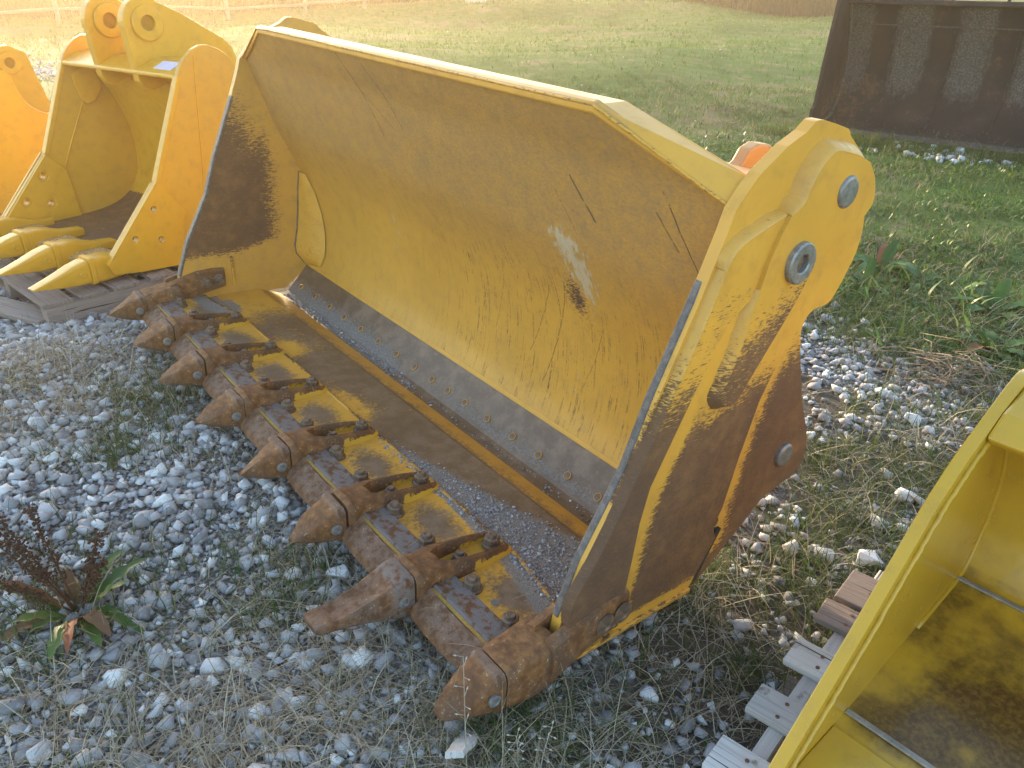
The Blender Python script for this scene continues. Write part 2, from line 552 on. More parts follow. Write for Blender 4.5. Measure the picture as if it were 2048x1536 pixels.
def drill(o, holes, axis_len=.3, n=28):
    """cut round holes along x through a plate; holes: (x, y, z, radius)"""
    mb = MB()
    for (x, y, z, r) in holes:
        mb.lathe([(r, -axis_len), (r, axis_len)], (x, y, z), 'x', n)
    c = mb.build("cutter", o.data.materials[0], o.parent)
    md = o.modifiers.new("cut", 'BOOLEAN')
    md.operation, md.solver, md.object = 'DIFFERENCE', 'EXACT', c
    keep_b = [m for m in o.modifiers if m.type == 'BEVEL']
    for m in keep_b:
        m.show_viewport = False
    bpy.context.view_layer.update()
    ev = o.evaluated_get(bpy.context.evaluated_depsgraph_get())
    me = bpy.data.meshes.new_from_object(ev)
    for m in keep_b:
        m.show_viewport = True
    o.modifiers.remove(md)
    o.data = me
    bpy.data.objects.remove(c)


def sstep(x, a, b):
    t = min(1.0, max(0.0, (x - a) / (b - a)))
    return t * t * (3 - 2 * t)


def seg_dist(p, q0, q1):
    dx, dy = q1[0] - q0[0], q1[1] - q0[1]
    L2 = dx * dx + dy * dy
    t = max(0, min(1, ((p[0] - q0[0]) * dx + (p[1] - q0[1]) * dy) / L2))
    return math.hypot(p[0] - q0[0] - t * dx, p[1] - q0[1] - t * dy)


def line_dist(p, pts):
    return min(seg_dist(p, pts[i], pts[i + 1]) for i in range(len(pts) - 1))


def catmull(P, n=6):
    P = np.asarray(P, float)
    P = np.vstack([2 * P[0] - P[1], P, 2 * P[-1] - P[-2]])
    out = []
    for i in range(1, len(P) - 2):
        for k in range(n):
            t = k / n
            p0, p1, p2, p3 = P[i - 1:i + 3]
            out.append(.5 * ((2 * p1) + (-p0 + p2) * t + (2 * p0 - 5 * p1 + 4 * p2 - p3) * t * t + (-p0 + 3 * p1 - 3 * p2 + p3) * t ** 3))
    out.append(P[-2])
    return np.array(out)


def hashn(ix, iy, seed):
    h = (ix.astype(np.int64) * 374761393 + iy.astype(np.int64) * 668265263 + seed * 974711) & 0x7fffffff
    h = (h ^ (h >> 13)) * 1274126177 & 0x7fffffff
    return ((h ^ (h >> 16)) & 0xffff) / 65535.0


def vnoise(x, y, s, seed=0):
    x, y = np.asarray(x, float) / s, np.asarray(y, float) / s
    ix, iy = np.floor(x), np.floor(y)
    fx, fy = x - ix, y - iy
    fx, fy = fx * fx * (3 - 2 * fx), fy * fy * (3 - 2 * fy)
    a, b = hashn(ix, iy, seed), hashn(ix + 1, iy, seed)
    c, d = hashn(ix, iy + 1, seed), hashn(ix + 1, iy + 1, seed)
    return (a + (b - a) * fx) * (1 - fy) + (c + (d - c) * fx) * fy


def fbm(x, y, s, seed=0):
    return 0.55 * vnoise(x, y, s, seed) + 0.3 * vnoise(x, y, s / 2.3, seed + 1) + 0.15 * vnoise(x, y, s / 5.1, seed + 2)


def S(x, a, b):
    t = np.clip((np.asarray(x, float) - a) / (b - a), 0, 1)
    return t * t * (3 - 2 * t)


# ================================================================== ground
def ground_h(x, y):
    x, y = np.asarray(x, float), np.asarray(y, float)
    near = np.clip(0.045 - 0.028 * x - 0.038 * y, -0.015, 0.085) * (1 - S(-x, 1.35, 2.1)) * (1 - S(y, 0.9, 2.6)) * S(y, -4.0, -1.5)
    r = np.hypot(x, y)
    small = (fbm(x, y, 0.5, 3) - 0.5) * 0.035 * (1 - S(r, 5, 14))
    mid = (fbm(x, y, 2.4, 9) - 0.5) * 0.10 * S(r, 2.5, 6)
    big = (fbm(x, y, 9.0, 21) - 0.48) * 1.15 * S(r, 7, 16) * (1 - 0.75 * S(r, 60, 120))
    return near + small + mid + big


def gravel_w(x, y):
    """how stony the ground is, 0..1"""
    x, y = np.asarray(x, float), np.asarray(y, float)
    fg = 1 - S(y, 0.25, 0.75)
    fg = fg * (1 - 0.62 * S(x, 1.05, 1.6))
    rt = (0.10 + 0.42 * S(fbm(x, y, 0.34, 71), 0.45, 0.62)) * S(y, 0.1, 0.7) * (1 - S(y, 1.9, 2.3)) * S(x, 0.9, 1.2)
    strip = np.exp(-(((x - 0.95) / 0.55) ** 2 + ((y - 2.52) / 0.36) ** 2) ** 1.5)
    strip = np.maximum(strip, 0.9 * np.exp(-(((x - 1.33) / 0.22) ** 2 + ((y - 2.15) / 0.2) ** 2)))
    far = 0.75 * np.exp(-(((x + 16.5) / 3.2) ** 2 + ((y - 2.9) / 1.1) ** 2))
    dug = 0.35 * np.exp(-(((x + 1.0) / 0.7) ** 2 + ((y - 7.55) / 0.22) ** 2))
    g = np.maximum.reduce([fg, rt, strip, far, dug])
    return np.clip(g, 0, 1)


PATCH_DRY = [(-1.15, -.3, .42), (-.75, -.12, .36), (-.3, .12, .3), (.6, -.3, .26), (1.0, -.25, .34), (1.1, .02, .26), (1.38, .1, .35), (1.3, -.2, .28), (-1.3, -.5, .42), (-.9, -.45, .34), (.75, -.85, .3), (1.05, -.62, .25)]
PATCH_GREEN = [(-.72, -.08, .26), (.40, -.76, .26), (.62, -.22, .16), (1.45, .0, .2), (-.45, -.40, .2)]


def grass_w(x, y):
    x, y = np.asarray(x, float), np.asarray(y, float)
    g = np.zeros_like(x)
    for (cx, cy, r) in PATCH_DRY:
        g = np.maximum(g, np.exp(-((x - cx) ** 2 + (y - cy) ** 2) / (r * r)))
    right = S(y, 0.15, 0.55) * S(x, 0.9, 1.25)
    right = right * (1 - 0.55 * gravel_w(x, y)) * (0.35 + 0.9 * fbm(x, y, 0.5, 44))
    back = S(y, 2.2, 3.0)
    west = S(-x, 4.0, 6.0)
    return np.clip(np.maximum.reduce([g, right, back, west]), 0, 1)


def ground_material():
    k = NT("ground_soil_and_turf")
    o = k.obj()
    n1 = k.noise(o, 0.35, 5, 0.6)
    n2 = k.noise(o, 2.2, 6, 0.65)
    n3 = k.noise(o, 14.0, 6, 0.65)
    n4 = k.noise(o, 75.0, 5, 0.65)
    soil = k.mix(k.ramp(n3, 0.35, 0.7), (0.082, 0.068, 0.052), (0.165, 0.138, 0.108))
    chip = k.mix(k.ramp(n4, 0.42, 0.62), (0.10, 0.09, 0.085), (0.33, 0.32, 0.315))
    g = k.attr('gravel')
    col = k.mix(k.ramp(k.m('ADD', g, k.m('MULTIPLY', k.m('SUBTRACT', n3, 0.5), 0.7)), 0.35, 0.7), soil, chip)
    turf = k.mix(k.ramp(n2, 0.38, 0.66), (0.054, 0.110, 0.024), (0.092, 0.160, 0.038))
    turf = k.mix(k.ramp(n1, 0.42, 0.66), turf, (0.112, 0.142, 0.046))
    turf = k.mix(k.m('MULTIPLY', k.ramp(n4, 0.5, 0.7), 0.45), turf, (0.045, 0.055, 0.020))
    turf = k.mix(k.m('MULTIPLY', k.ramp(k.m('MULTIPLY', n2, n1), 0.27, 0.36), 0.75), turf, (0.185, 0.145, 0.095))
    col = k.mix(k.ramp(k.m('ADD', k.attr('turf'), k.m('MULTIPLY', k.m('SUBTRACT', n3, 0.5), 0.6)), 0.3, 0.65), col, turf)
    h = k.m('ADD', k.m('MULTIPLY', n3, 1.0), k.m('MULTIPLY', n4, 0.6))
    k.principled(col, 0.95, 0.0, k.bump(h, 0.9, 0.03), 0.15)
    return k.mat


def build_ground():
    u = np.linspace(-1, 1, 321)
    ax = 0.6 * np.sinh(u * 6.4)         # dense near the buckets, out to a few hundred metres
    X, Y = np.meshgrid(ax, ax + 0.2, indexing='ij')
    Z = ground_h(X, Y)
    n = len(u)
    v = np.stack([X.ravel(), Y.ravel(), Z.ravel()], 1)
    idx = np.arange(n * n).reshape(n, n)
    f = np.stack([idx[:-1, :-1], idx[1:, :-1], idx[1:, 1:], idx[:-1, 1:]], -1).reshape(-1, 4)
    me = bpy.data.meshes.new("ground")
    me.vertices.add(len(v))
    me.vertices.foreach_set("co", v.ravel())
    me.loops.add(f.size)
    me.loops.foreach_set("vertex_index", f.ravel())
    me.polygons.add(len(f))
    me.polygons.foreach_set("loop_start", np.arange(0, f.size, 4))
    me.update()
    for nm, val in (('gravel', gravel_w(X, Y)), ('turf', np.clip(np.maximum(S(Y, 2.4, 3.4), S(-X, 4.5, 7)) * (1 - 0.9 * gravel_w(X, Y)), 0, 1))):
        a = me.attributes.new(nm, 'FLOAT', 'POINT')
        a.data.foreach_set("value", val.ravel())
    o = finish("ground", me, ground_material(), None, True)
    tag(o, kind='structure')


build_ground()


# ================================================================== stuff: gravel and grass made of joined real geometry
def joined(name, verts, faces_flat, nper, mat, tint, smooth=False, kind='stuff', label=None):
    me = bpy.data.meshes.new(name)
    me.vertices.add(len(verts))
    me.vertices.foreach_set("co", np.ascontiguousarray(verts, np.float32).ravel())
    me.loops.add(len(faces_flat))
    me.loops.foreach_set("vertex_index", np.ascontiguousarray(faces_flat, np.int32))
    me.polygons.add(len(faces_flat) // nper)
    me.polygons.foreach_set("loop_start", np.arange(0, len(faces_flat), nper, dtype=np.int32))
    me.update(calc_edges=True)
    a = me.attributes.new('tint', 'FLOAT', 'POINT')
    a.data.foreach_set("value", np.ascontiguousarray(tint, np.float32))
    o = finish(name, me, mat, None, smooth)
    tag(o, label=label, kind=kind)
    return o


def rock_protos(n, npts, seed):
    out = []
    r = random.Random(seed)
    for i in range(n):
        bm = bmesh.new()
        s = (1.0, r.uniform(0.62, 0.95), r.uniform(0.42, 0.72))
        for _ in range(npts):
            d = Vector((r.gauss(0, 1), r.gauss(0, 1), r.gauss(0, 1))).normalized() * r.uniform(0.86, 1.0)
            # squashed towards a box so that the stones look broken, not round
            d = Vector([math.copysign(abs(c) ** 0.72, c) for c in d])
            bm.verts.new((d.x * s[0], d.y * s[1], d.z * s[2]))
        bmesh.ops.convex_hull(bm, input=bm.verts[:])
        for vv in [q for q in bm.verts if not q.link_faces]:
            bm.verts.remove(vv)
        bmesh.ops.triangulate(bm, faces=bm.faces[:])
        bm.verts.index_update()
        out.append((np.array([q.co[:] for q in bm.verts]), np.array([[q.index for q in f.verts] for f in bm.faces])))
        bm.free()
    return out


def scatter_rocks(name, pos, size, protos, mat, tint, sink=0.35, zfn=ground_h, label=None):
    n = len(pos)
    pick = rng.integers(0, len(protos), n)
    V, F, T = [], [], []
    base = 0
    z = zfn(pos[:, 0], pos[:, 1])
    for pi, (pv, pf) in enumerate(protos):
        ids = np.where(pick == pi)[0]
        if not len(ids):
            continue
        m = len(ids)
        yaw = rng.uniform(0, 2 * math.pi, m)
        tilt = rng.normal(0, 0.45, m)
        c, s = np.cos(yaw), np.sin(yaw)
        ct, st = np.cos(tilt), np.sin(tilt)
        p = pv[None] * size[ids][:, None, None]
        y1 = p[..., 1] * ct[:, None] - p[..., 2] * st[:, None]
        z1 = p[..., 1] * st[:, None] + p[..., 2] * ct[:, None]
        x2 = p[..., 0] * c[:, None] - y1 * s[:, None]
        y2 = p[..., 0] * s[:, None] + y1 * c[:, None]
        W = np.stack([x2 + pos[ids, 0][:, None], y2 + pos[ids, 1][:, None], z1 + (z[ids] + size[ids] * sink)[:, None]], -1)
        V.append(W.reshape(-1, 3))
        off = base + np.arange(m)[:, None, None] * len(pv)
        F.append((pf[None] + off).reshape(-1))
        T.append(np.repeat(tint[ids], len(pv)))
        base += m * len(pv)
    return joined(name, np.concatenate(V), np.concatenate(F), 3, mat, np.concatenate(T), label=label)


CX, CY = CAM_POS.x, CAM_POS.y


def wedge(n, r0, r1, power=1.0, half=44):
    """points in the part of the yard in front of the viewpoint, a little beyond the frame; power 1 = even per area"""
    a = YAW + np.radians(rng.uniform(-half, half, n))
    u = rng.uniform(0, 1, n)
    e = power + 1
    r = (r0 ** e + u * (r1 ** e - r0 ** e)) ** (1 / e)
    return np.stack([CX + r * np.sin(a), CY + r * np.cos(a)], 1)


def keep(p, w):
    return p[rng.uniform(0, 1, len(p)) < w]


# ground below the loader bucket needs no litter
def under_bucket(p):
    return (np.abs(p[:, 0]) < 1.30) & (p[:, 1] > 0.28) & (p[:, 1] < 0.95)


protos = rock_protos(20, 12, 5)
small_protos = rock_protos(8, 10, 6)
p = wedge(50000, 0.5, 6.2)
p = p[~under_bucket(p)]
w = gravel_w(p[:, 0], p[:, 1])
gp = grass_w(p[:, 0], p[:, 1])
lim = np.clip(w * (1.0 - 0.45 * gp), 0, 1)
p = keep(p, lim)
sz = np.clip(rng.lognormal(math.log(0.0158), 0.38, len(p)), 0.007, 0.036)
scatter_rocks("gravel", p, sz, protos, M['stone'], np.clip(rng.normal(0.5, 0.30, len(p)), 0, 1), 0.42, label="crushed grey limestone gravel covering the yard")
p = wedge(60000, 0.5, 6.5)
p = p[~under_bucket(p)]
w = gravel_w(p[:, 0], p[:, 1])
p = keep(p, np.clip(w * 0.8, 0, 1))
sz = np.clip(rng.lognormal(math.log(0.0075), 0.4, len(p)), 0.003, 0.016)
scatter_rocks("gravel_chips", p, sz, small_protos, M['stone'], np.clip(rng.normal(0.45, 0.22, len(p)), 0, 1), 0.3, label="fine limestone chips between the larger stones")
# far patches of stone
p = np.concatenate([np.stack([rng.normal(-16.5, 2.0, 900), rng.normal(2.9, 0.7, 900)], 1), np.stack([rng.normal(-0.9, 0.35, 110), rng.normal(7.5, 0.16, 110)], 1)])
sz = np.clip(rng.lognormal(math.log(0.03), 0.4, len(p)), 0.012, 0.07)
scatter_rocks("distant_gravel", p, sz, small_protos, M['stone'], np.clip(rng.normal(0.6, 0.2, len(p)), 0, 1), 0.3, label="pale stones scattered at the edge of the lawn")


def blades(name, pos, length, width, lean, mat, tint, curl=0.6, segs=3, zoff=0.0, flat=None, label=None):
    """tapering bent grass blades, each a strip of its own"""
    n = len(pos)
    yaw = rng.uniform(0, 2 * math.pi, n)
    d = np.stack([np.cos(yaw), np.sin(yaw)], 1)
    sd = np.stack([-np.sin(yaw), np.cos(yaw)], 1)
    z0 = ground_h(pos[:, 0], pos[:, 1]) + zoff
    rows = []
    cx, cz = np.zeros(n), np.zeros(n)
    ang = lean.copy()
    step = length / segs
    bendy = rng.normal(0, 0.25, n)
    for i in range(segs + 1):
        t = i / segs
        hw = width * (1 - t) ** 0.8 * 0.5 + 0.0002
        ctr = np.stack([pos[:, 0] + d[:, 0] * cx + sd[:, 0] * bendy * length * t * t, pos[:, 1] + d[:, 1] * cx + sd[:, 1] * bendy * length * t * t, z0 + np.maximum(cz, 0.002)], 1)
        off = np.concatenate([sd * hw[:, None], np.zeros((n, 1))], 1)
        rows.append(np.stack([ctr - off, ctr + off], 1))
        cx = cx + np.sin(ang) * step
        cz = cz + np.cos(ang) * step
        ang = np.minimum(ang + curl * rng.uniform(0.3, 1.2, n) / segs * 1.6, 2.6)
    V = np.stack(rows, 1).reshape(n, -1, 3)            # n, (segs+1)*2, 3
    m = (segs + 1) * 2
    q = []
    for i in range(segs):
        a = 2 * i
        q.append([a, a + 1, a + 3, a + 2])
    F = (np.array(q)[None] + (np.arange(n) * m)[:, None, None]).reshape(-1)
    return joined(name, V.reshape(-1, 3), F, 4, mat, np.repeat(tint, m), True, label=label)


def clumped(n_c, per, spread, r0, r1, power, wfn):
    c = wedge(n_c, r0, r1, power)
    c = keep(c, np.clip(wfn(c), 0, 1))
    p = np.repeat(c, per, axis=0)
    p = p + rng.normal(0, 1, p.shape) * spread
    return p[~under_bucket(p)]


# dry grass of the near yard
p = clumped(4300, 14, 0.05, 0.6, 4.6, 0.7, lambda c: 0.95 * grass_w(c[:, 0], c[:, 1]) * (1 - .62 * S(c[:, 1], .3, .8)) * (0.35 + 0.9 * fbm(c[:, 0], c[:, 1], 0.3, 8)) + 0.03)
n = len(p)
blades("dry_grass", p, rng.uniform(0.04, 0.17, n), rng.uniform(0.0013, 0.0034, n), np.abs(rng.normal(1.0, 0.45, n)), M['grass_dry'], rng.uniform(0, 1, n), 1.2, 4, label="dead straw coloured grass lying over the gravel")
p = clumped(2300, 18, 0.085, 0.6, 4.6, 0.6, lambda c: grass_w(c[:, 0], c[:, 1]) * S(fbm(c[:, 0], c[:, 1], 0.35, 28), .36, .56) * (1 - .75 * S(c[:, 1], .3, .8)) + .02)
n = len(p)
rs = 1 + .30 * np.hypot(p[:, 0] - CX, p[:, 1] - CY)
blades("long_straw", p, rng.uniform(0.08, 0.27, n), rng.uniform(0.0009, 0.0022, n) * rs, np.abs(rng.normal(1.1, 0.35, n)), M['grass_dry'], rng.uniform(0.3, 1, n), 0.8, 5, label="long pale straw lying tangled over the gravel")
# green grass near
def green_w(c):
    g = np.zeros(len(c))
    for (cx, cy, r) in PATCH_GREEN:
        g = np.maximum(g, np.exp(-((c[:, 0] - cx) ** 2 + (c[:, 1] - cy) ** 2) / (r * r)))
    rt = grass_w(c[:, 0], c[:, 1]) * S(c[:, 1], 0.1, 0.6)
    return np.maximum(g, 1.15 * rt * fbm(c[:, 0], c[:, 1], 0.4, 15) * 1.6) + 0.06 * S(fbm(c[:, 0], c[:, 1], 0.25, 16), .45, .6)
p = clumped(7000, 13, 0.045, 0.6, 5.0, 0.8, green_w)
n = len(p)
blades("green_grass", p, rng.uniform(0.04, 0.13, n), rng.uniform(0.0016, 0.004, n), np.abs(rng.normal(0.45, 0.35, n)), M['grass_green'], rng.uniform(0, 1, n), 0.9, 3, label="tufts of green grass growing through the gravel")
# weedy turf behind the bucket
def turf_w(c):
    return np.clip(np.maximum(S(c[:, 1], 2.3, 3.1), S(-c[:, 0], 4.0, 5.5)) * (1 - gravel_w(c[:, 0], c[:, 1])), 0, 1)
p = clumped(8000, 12, 0.06, 3.0, 13.0, 0.3, lambda c: turf_w(c) * (0.35 + 0.8 * fbm(c[:, 0], c[:, 1], 0.8, 31)))
n = len(p)
blades("turf_grass", p, rng.uniform(0.03, 0.09, n), rng.uniform(0.004, 0.009, n), np.abs(rng.normal(0.7, 0.4, n)), M['grass_green'], rng.uniform(0, 1, n), 0.9, 2, label="short weedy grass behind the big bucket")
p = clumped(4200, 10, 0.09, 3.0, 13.0, 0.3, lambda c: turf_w(c) * np.maximum(S(fbm(c[:, 0], c[:, 1], 1.0, 57), 0.48, 0.62), np.maximum(np.exp(-((c[:, 0] + 3.8) / 1.5) ** 2 - ((c[:, 1] - 7.6) / 1.1) ** 2), .8 * np.exp(-((c[:, 0] - .3) / .7) ** 2 - ((c[:, 1] - 4.75) / .45) ** 2))) * (1 - .7 * S(c[:, 1], 9, 11)))
n = len(p)
blades("withered_grass", p, rng.uniform(0.05, 0.15, n), rng.uniform(0.003, 0.008, n), np.abs(rng.normal(0.95, 0.4, n)), M['grass_dry'], rng.uniform(0, 0.45, n), 0.9, 2, label="withered brown grass in patches behind the big bucket")
q = rng.uniform(-.3, 3.6, 420)
c9, s9 = math.cos(math.radians(9)), math.sin(math.radians(9))
p = np.stack([-2.62 + q * c9 + .04, 7.34 + q * s9], 1) + rng.normal(0, 1, (420, 2)) * np.array([.06, .14])
p = np.repeat(p, 9, 0) + rng.normal(0, .04, (3780, 2))
n = len(p)
blades("rank_grass", p, rng.uniform(.05, .17, n), rng.uniform(.004, .008, n), np.abs(rng.normal(.35, .3, n)), M['grass_green'], rng.uniform(.2, 1, n), .7, 3, label="longer rank grass along the foot of the dark bucket")
# mown lawn
p = wedge(70000, 7.0, 45.0, 0.15)
p = keep(p, turf_w(p))
n = len(p)
rr = np.hypot(p[:, 0] - CX, p[:, 1] - CY)
blades("lawn", p, rng.uniform(0.03, 0.085, n) * (1 + rr / 40), rng.uniform(0.006, 0.013, n) * (rr / 10), np.abs(rng.normal(0.7, 0.35, n)), M['lawn_grass'], np.clip(fbm(p[:, 0], p[:, 1], 3.0, 77) * 1.0 + rng.normal(0, 0.2, n) - 0.05, 0, 1), 0.8, 1, label="mown lawn stretching to the fence")
p = wedge(170, 8.0, 32.0, 0.3)
p = keep(p, turf_w(p))
scatter_rocks("fallen_leaf_specks", p, rng.uniform(0.012, 0.026, len(p)), small_protos, M['husk'], rng.uniform(0.3, 1, len(p)), 1.2, label="pale fallen leaves dotted over the lawn")


# ================================================================== big loader bucket
W = 1.363
MB_ROT = Matrix(((0.9988, 0.0295, 0.0381), (-0.0311, 0.9986, 0.0438), (-0.0367, -0.0450, 0.9983)))
bucket = empty("loader_bucket", (-0.032, 0.004, 0.081))
bucket.rotation_euler = MB_ROT.to_euler()
tag(bucket, "big worn yellow loader bucket with a row of rusty teeth on the gravel", "loader bucket")

FRONT_IN = [(.175, .198), (.23, .357), (.346, .573), (.404, .745), (.495, .962), (.553, 1.118), (.567, 1.165), (.60, 1.205), (.632, 1.237), (.712, 1.289), (.773, 1.315)]
REAR = [(.801, 1.336), (.832, 1.338), (.945, 1.312), (.961, 1.296), (1.022, 1.257), (1.06, 1.222), (1.083, 1.191), (1.108, 1.146), (1.125, 1.096), (1.137, 1.055), (1.141, 1.014), (1.135, .975), (1.117, .934), (1.095, .892), (1.069, .857), (1.040, .848), (1.008, .848), (.985, .843), (.966, .828), (.955, .797), (.977, .731), (1.006, .663), (1.054, .555), (1.088, .495), (1.118, .445), (1.140, .40), (1.150, .35), (1.146, .308), (1.12, .285), (1.076, .271), (1.01, .258), (.96, .243), (.903, .194), (.799, .118), (.702, .046)]
SIDE = FRONT_IN + [tuple(q) for q in catmull(REAR, 2)] + [(.40, .052), (.20, .06), (.165, .12)]
F_RIGHT = [(.69, .971), (.592, .911), (.552, .844), (.46, .649), (.400, .520), (.382, .42), (.376, .311), (.366, .20), (.36, .10)]
M_RIGHT = [(.912, .861), (.909, .835), (.872, .764), (.81, .629), (.773, .466), (.747, .311), (.735, .286), (.741, .272), (.738, .262), (.726, .250), (.744, .205)]
BOSS = [(1.02, 1.235), (.962, 1.255), (.914, 1.266), (.868, 1.274), (.838, 1.268), (.803, 1.236), (.785, 1.205), (.77, 1.165), (.73, 1.140), (.688, 1.056), (.668, .975), (.638, .829), (.605, .735), (.598, .715), (.605, .696), (.622, .681), (.645, .677), (.668, .684), (.682, .697), (.703, .729), (.754, .801), (.834, .916), (.899, 1.025), (.98, 1.065), (1.06, 1.10), (1.085, 1.14), (1.06, 1.195)]


def far_wear(x, y, z):
    if x > -W - 0.012:
        # brown worn patch inside the far side plate
        front = y - np.interp(z, [.2, .36, .57, .96, 1.14], [.175, .23, .346, .495, .56])
        right = .68 - 0.10 * max(0, (z - .75)) / .25 - y
        low = z - .275 - 0.05 * sstep(y, .45, .7)
        top = (.83 + .16 * max(0, 1 - front / .16)) - z
        return min(right / .16 + .42, low / .07 + .45, top / .34 + .45, 1.0)
    return 0.2


def near_base_wear(x, y, z):
    if x > W + 0.02:
        d = line_dist((y, z), M_RIGHT) if z < .9 else 1
        g = (.74 - z) / .22 + .5 - .25 * max(0, (.85 - y))
        if y < .30:
            return 0.2
        return min((d - .052) / .075 + .45, g, 1.0)
    return 0.15


near_side = diced(MB().prism(SIDE, W, W + .032), "side_plate", M['loader'], bucket, (1, 2), .022, {'wear': near_base_wear}, .0035)
far_side = diced(MB().prism(SIDE, -W - .032, -W), "side_plate", M['loader'], bucket, (1, 2), .022, {'wear': far_wear, 'film': lambda x, y, z: .45}, .0035)

F_LEFT = [(.742, 1.145), (.642, 1.114), (.585, 1.093), (.556, 1.070), (.538, 1.040), (.501, .931), (.425, .75), (.333, .537), (.245, .363), (.187, .274), (.178, .20)]
front_poly = F_LEFT + [(.178, .10), (.36, .10)] + list(reversed(F_RIGHT))[1:] + [(.70, 1.05)]


def f_wear(x, y, z):
    d = line_dist((y, z), F_RIGHT)
    g = (.74 - z) / .28 + .5 + .10 * max(0, .12 - d) / .12
    return min(1.0, max(g, 0.08 if z > 1.0 else 0.30))


diced(MB().prism(front_poly, W + .030, W + .057), "wear_plate", M['loader'], bucket, (1, 2), .02, {'wear': f_wear}, .003)

mid_poly = [(.60, .93)] + [(q[0] - .022, q[1]) for q in F_RIGHT[2:]] + [(.36, .075), (.40, .068), (.64, .062), (.665, .072)] + list(reversed(M_RIGHT)) + [(.80, .93)]


def m_wear(x, y, z):
    d = line_dist((y, z), F_RIGHT)
    dm = line_dist((y, z), M_RIGHT)
    lim = .042 + .018 * sstep(z, .3, .6) + .018 * sstep(.2, z, .0)
    a = (d - lim) / .055 + .45
    g = (.655 + .05 * sstep(y, .6, .8) - z) / .16 + .5
    low = (z - .098) / .02 + .5
    return min(a, g, low, 1.0)


diced(MB().prism(mid_poly, W + .030, W + .045), "wear_plate", M['loader'], bucket, (1, 2), .018, {'wear': m_wear}, .0025)


def boss_wear(x, y, z):
    g = (.90 - z) / .38 + .32
    right = 1 - line_dist((y, z), [(.682, .697), (.754, .801), (.834, .916), (.88, .99)]) / .10
    return min(.78, g + .30 * max(0, right))


BOSS_S = [tuple(q) for q in catmull(BOSS, 2)]
diced(MB().prism(BOSS_S, W + .030, W + .068), "pin_boss_plate", M['loader'], bucket, (1, 2), .02, {'wear': boss_wear}, .005)


def bead(name, pts2, x, r, mat=None, jit=.0006, nsub=7):
    c = catmull(pts2, nsub)
    mb = MB()
    mb.tube([(x + random.uniform(-jit, jit), q[0] + random.uniform(-jit, jit), q[1] + random.uniform(-jit, jit)) for q in c], r, 8)
    return mb.build(name, mat or M['loader'], bucket, True, attrs={'wear': lambda x, y, z: .12 + .22 * sstep(z, .9, .4), 'film': lambda *a: .9})


def ribbon(name, pts2, x0, x1, wid):
    """sloped fillet weld along the front edge of a raised plate"""
    c = catmull(pts2, 8)
    rows = []
    for i, q in enumerate(c):
        d = c[min(i + 1, len(c) - 1)] - c[max(i - 1, 0)]
        d = d / np.linalg.norm(d)
        nx, nz = d[1], -d[0]
        w_ = wid * random.uniform(.92, 1.08) * (min(1, i / 4, (len(c) - 1 - i) / 4) * .6 + .4)
        r = []
        for t in np.linspace(0, 1, 6):
            r.append((x1 + (x0 - x1) * t ** 1.25 + .0012 + (.004 * math.sin(math.pi * t)), q[0] + nx * w_ * t, q[1] + nz * w_ * t))
        rows.append(r)
    return MB().sheet(rows).build(name, M['loader'], bucket, True, recalc=False, attrs={'wear': lambda x, y, z: .10 + 1.0 * sstep(z, .95, .55), 'film': lambda *a: .28})


ribbon("weld_bead", F_LEFT[:5], W + .030, W + .057, .017)
ribbon("weld_bead", F_LEFT[4:], W + .030, W + .057, .009)
ribbon("weld_bead", [(.985, 1.247)] + BOSS[1:9], W + .030, W + .068, .024)
ribbon("weld_bead", BOSS[10:16], W + .030, W + .068, .030)
MB().prism([(.742, .235), (.765, .232), (.690, .082), (.665, .082)], W + .030, W + .0445).build("gap_strip", M['dark'], bucket)  # thin near-black strip along the rear edge of the middle plate


def disc(name, y, z, r, h, mat, hole=None, x0=W + .03, n=36):
    mb = MB()
    if hole:
        mb.lathe([(r, 0), (r, h - .004), (r - .004, h), (hole + .003, h), (hole, h - .003), (hole, .004)], (x0, y, z), 'x', n)
    else:
        mb.lathe([(r, 0), (r, h - .006), (r - .003, h - .002), (r * .8, h), (.001, h + .001)], (x0, y, z), 'x', n)
    return mb.build(name, mat, bucket, False)


disc("pivot_pin", .945, 1.172, .040, .046, M['steel'])
ring = disc("pivot_pin", .800, 1.020, .052, .054, M['steel'], .023)
disc("pivot_pin", 1.020, .385, .036, .016, M['steel'])
MB().lathe([(.0228, 0), (.022, .040), (.001, .040)], (W + .03, .800, 1.020), 'x', 20).build("pin_socket", M['bolt'], ring)

# scraped front edges of both side plates
for sx in (1, -1):
    pts = [(.172, .20), (.228, .358), (.343, .574), (.401, .746), (.492, .963), (.512, 1.01)]
    poly = pts + [(a + .012, b - .004) for a, b in reversed(pts)]
    a, b = (W - .0025, W + .0195) if sx > 0 else (-W - .0325, -W + .0025)
    MB().prism(poly, a, b).build("scraped_edge", M['edge'], bucket, bevel=.004)

# ---- back panel
PCTRL = [(.504, 1.324), (.548, 1.247), (.593, 1.169), (.632, 1.07), (.67, .97), (.71, .868), (.775, .745), (.83, .62), (.862, .48), (.868, .36), (.856, .25), (.825, .153)]
PROF = catmull(PCTRL, 6)
ARC = np.r_[0, np.cumsum(np.hypot(*np.diff(PROF, axis=0).T))]
SLOPE_S = 0.178


def on_prof(s):
    return np.interp(s, ARC, PROF[:, 0]), np.interp(s, ARC, PROF[:, 1])


def top_s(x):
    return SLOPE_S * max(0.0, min(1.0, (abs(x) - .987) / (W - .987)))


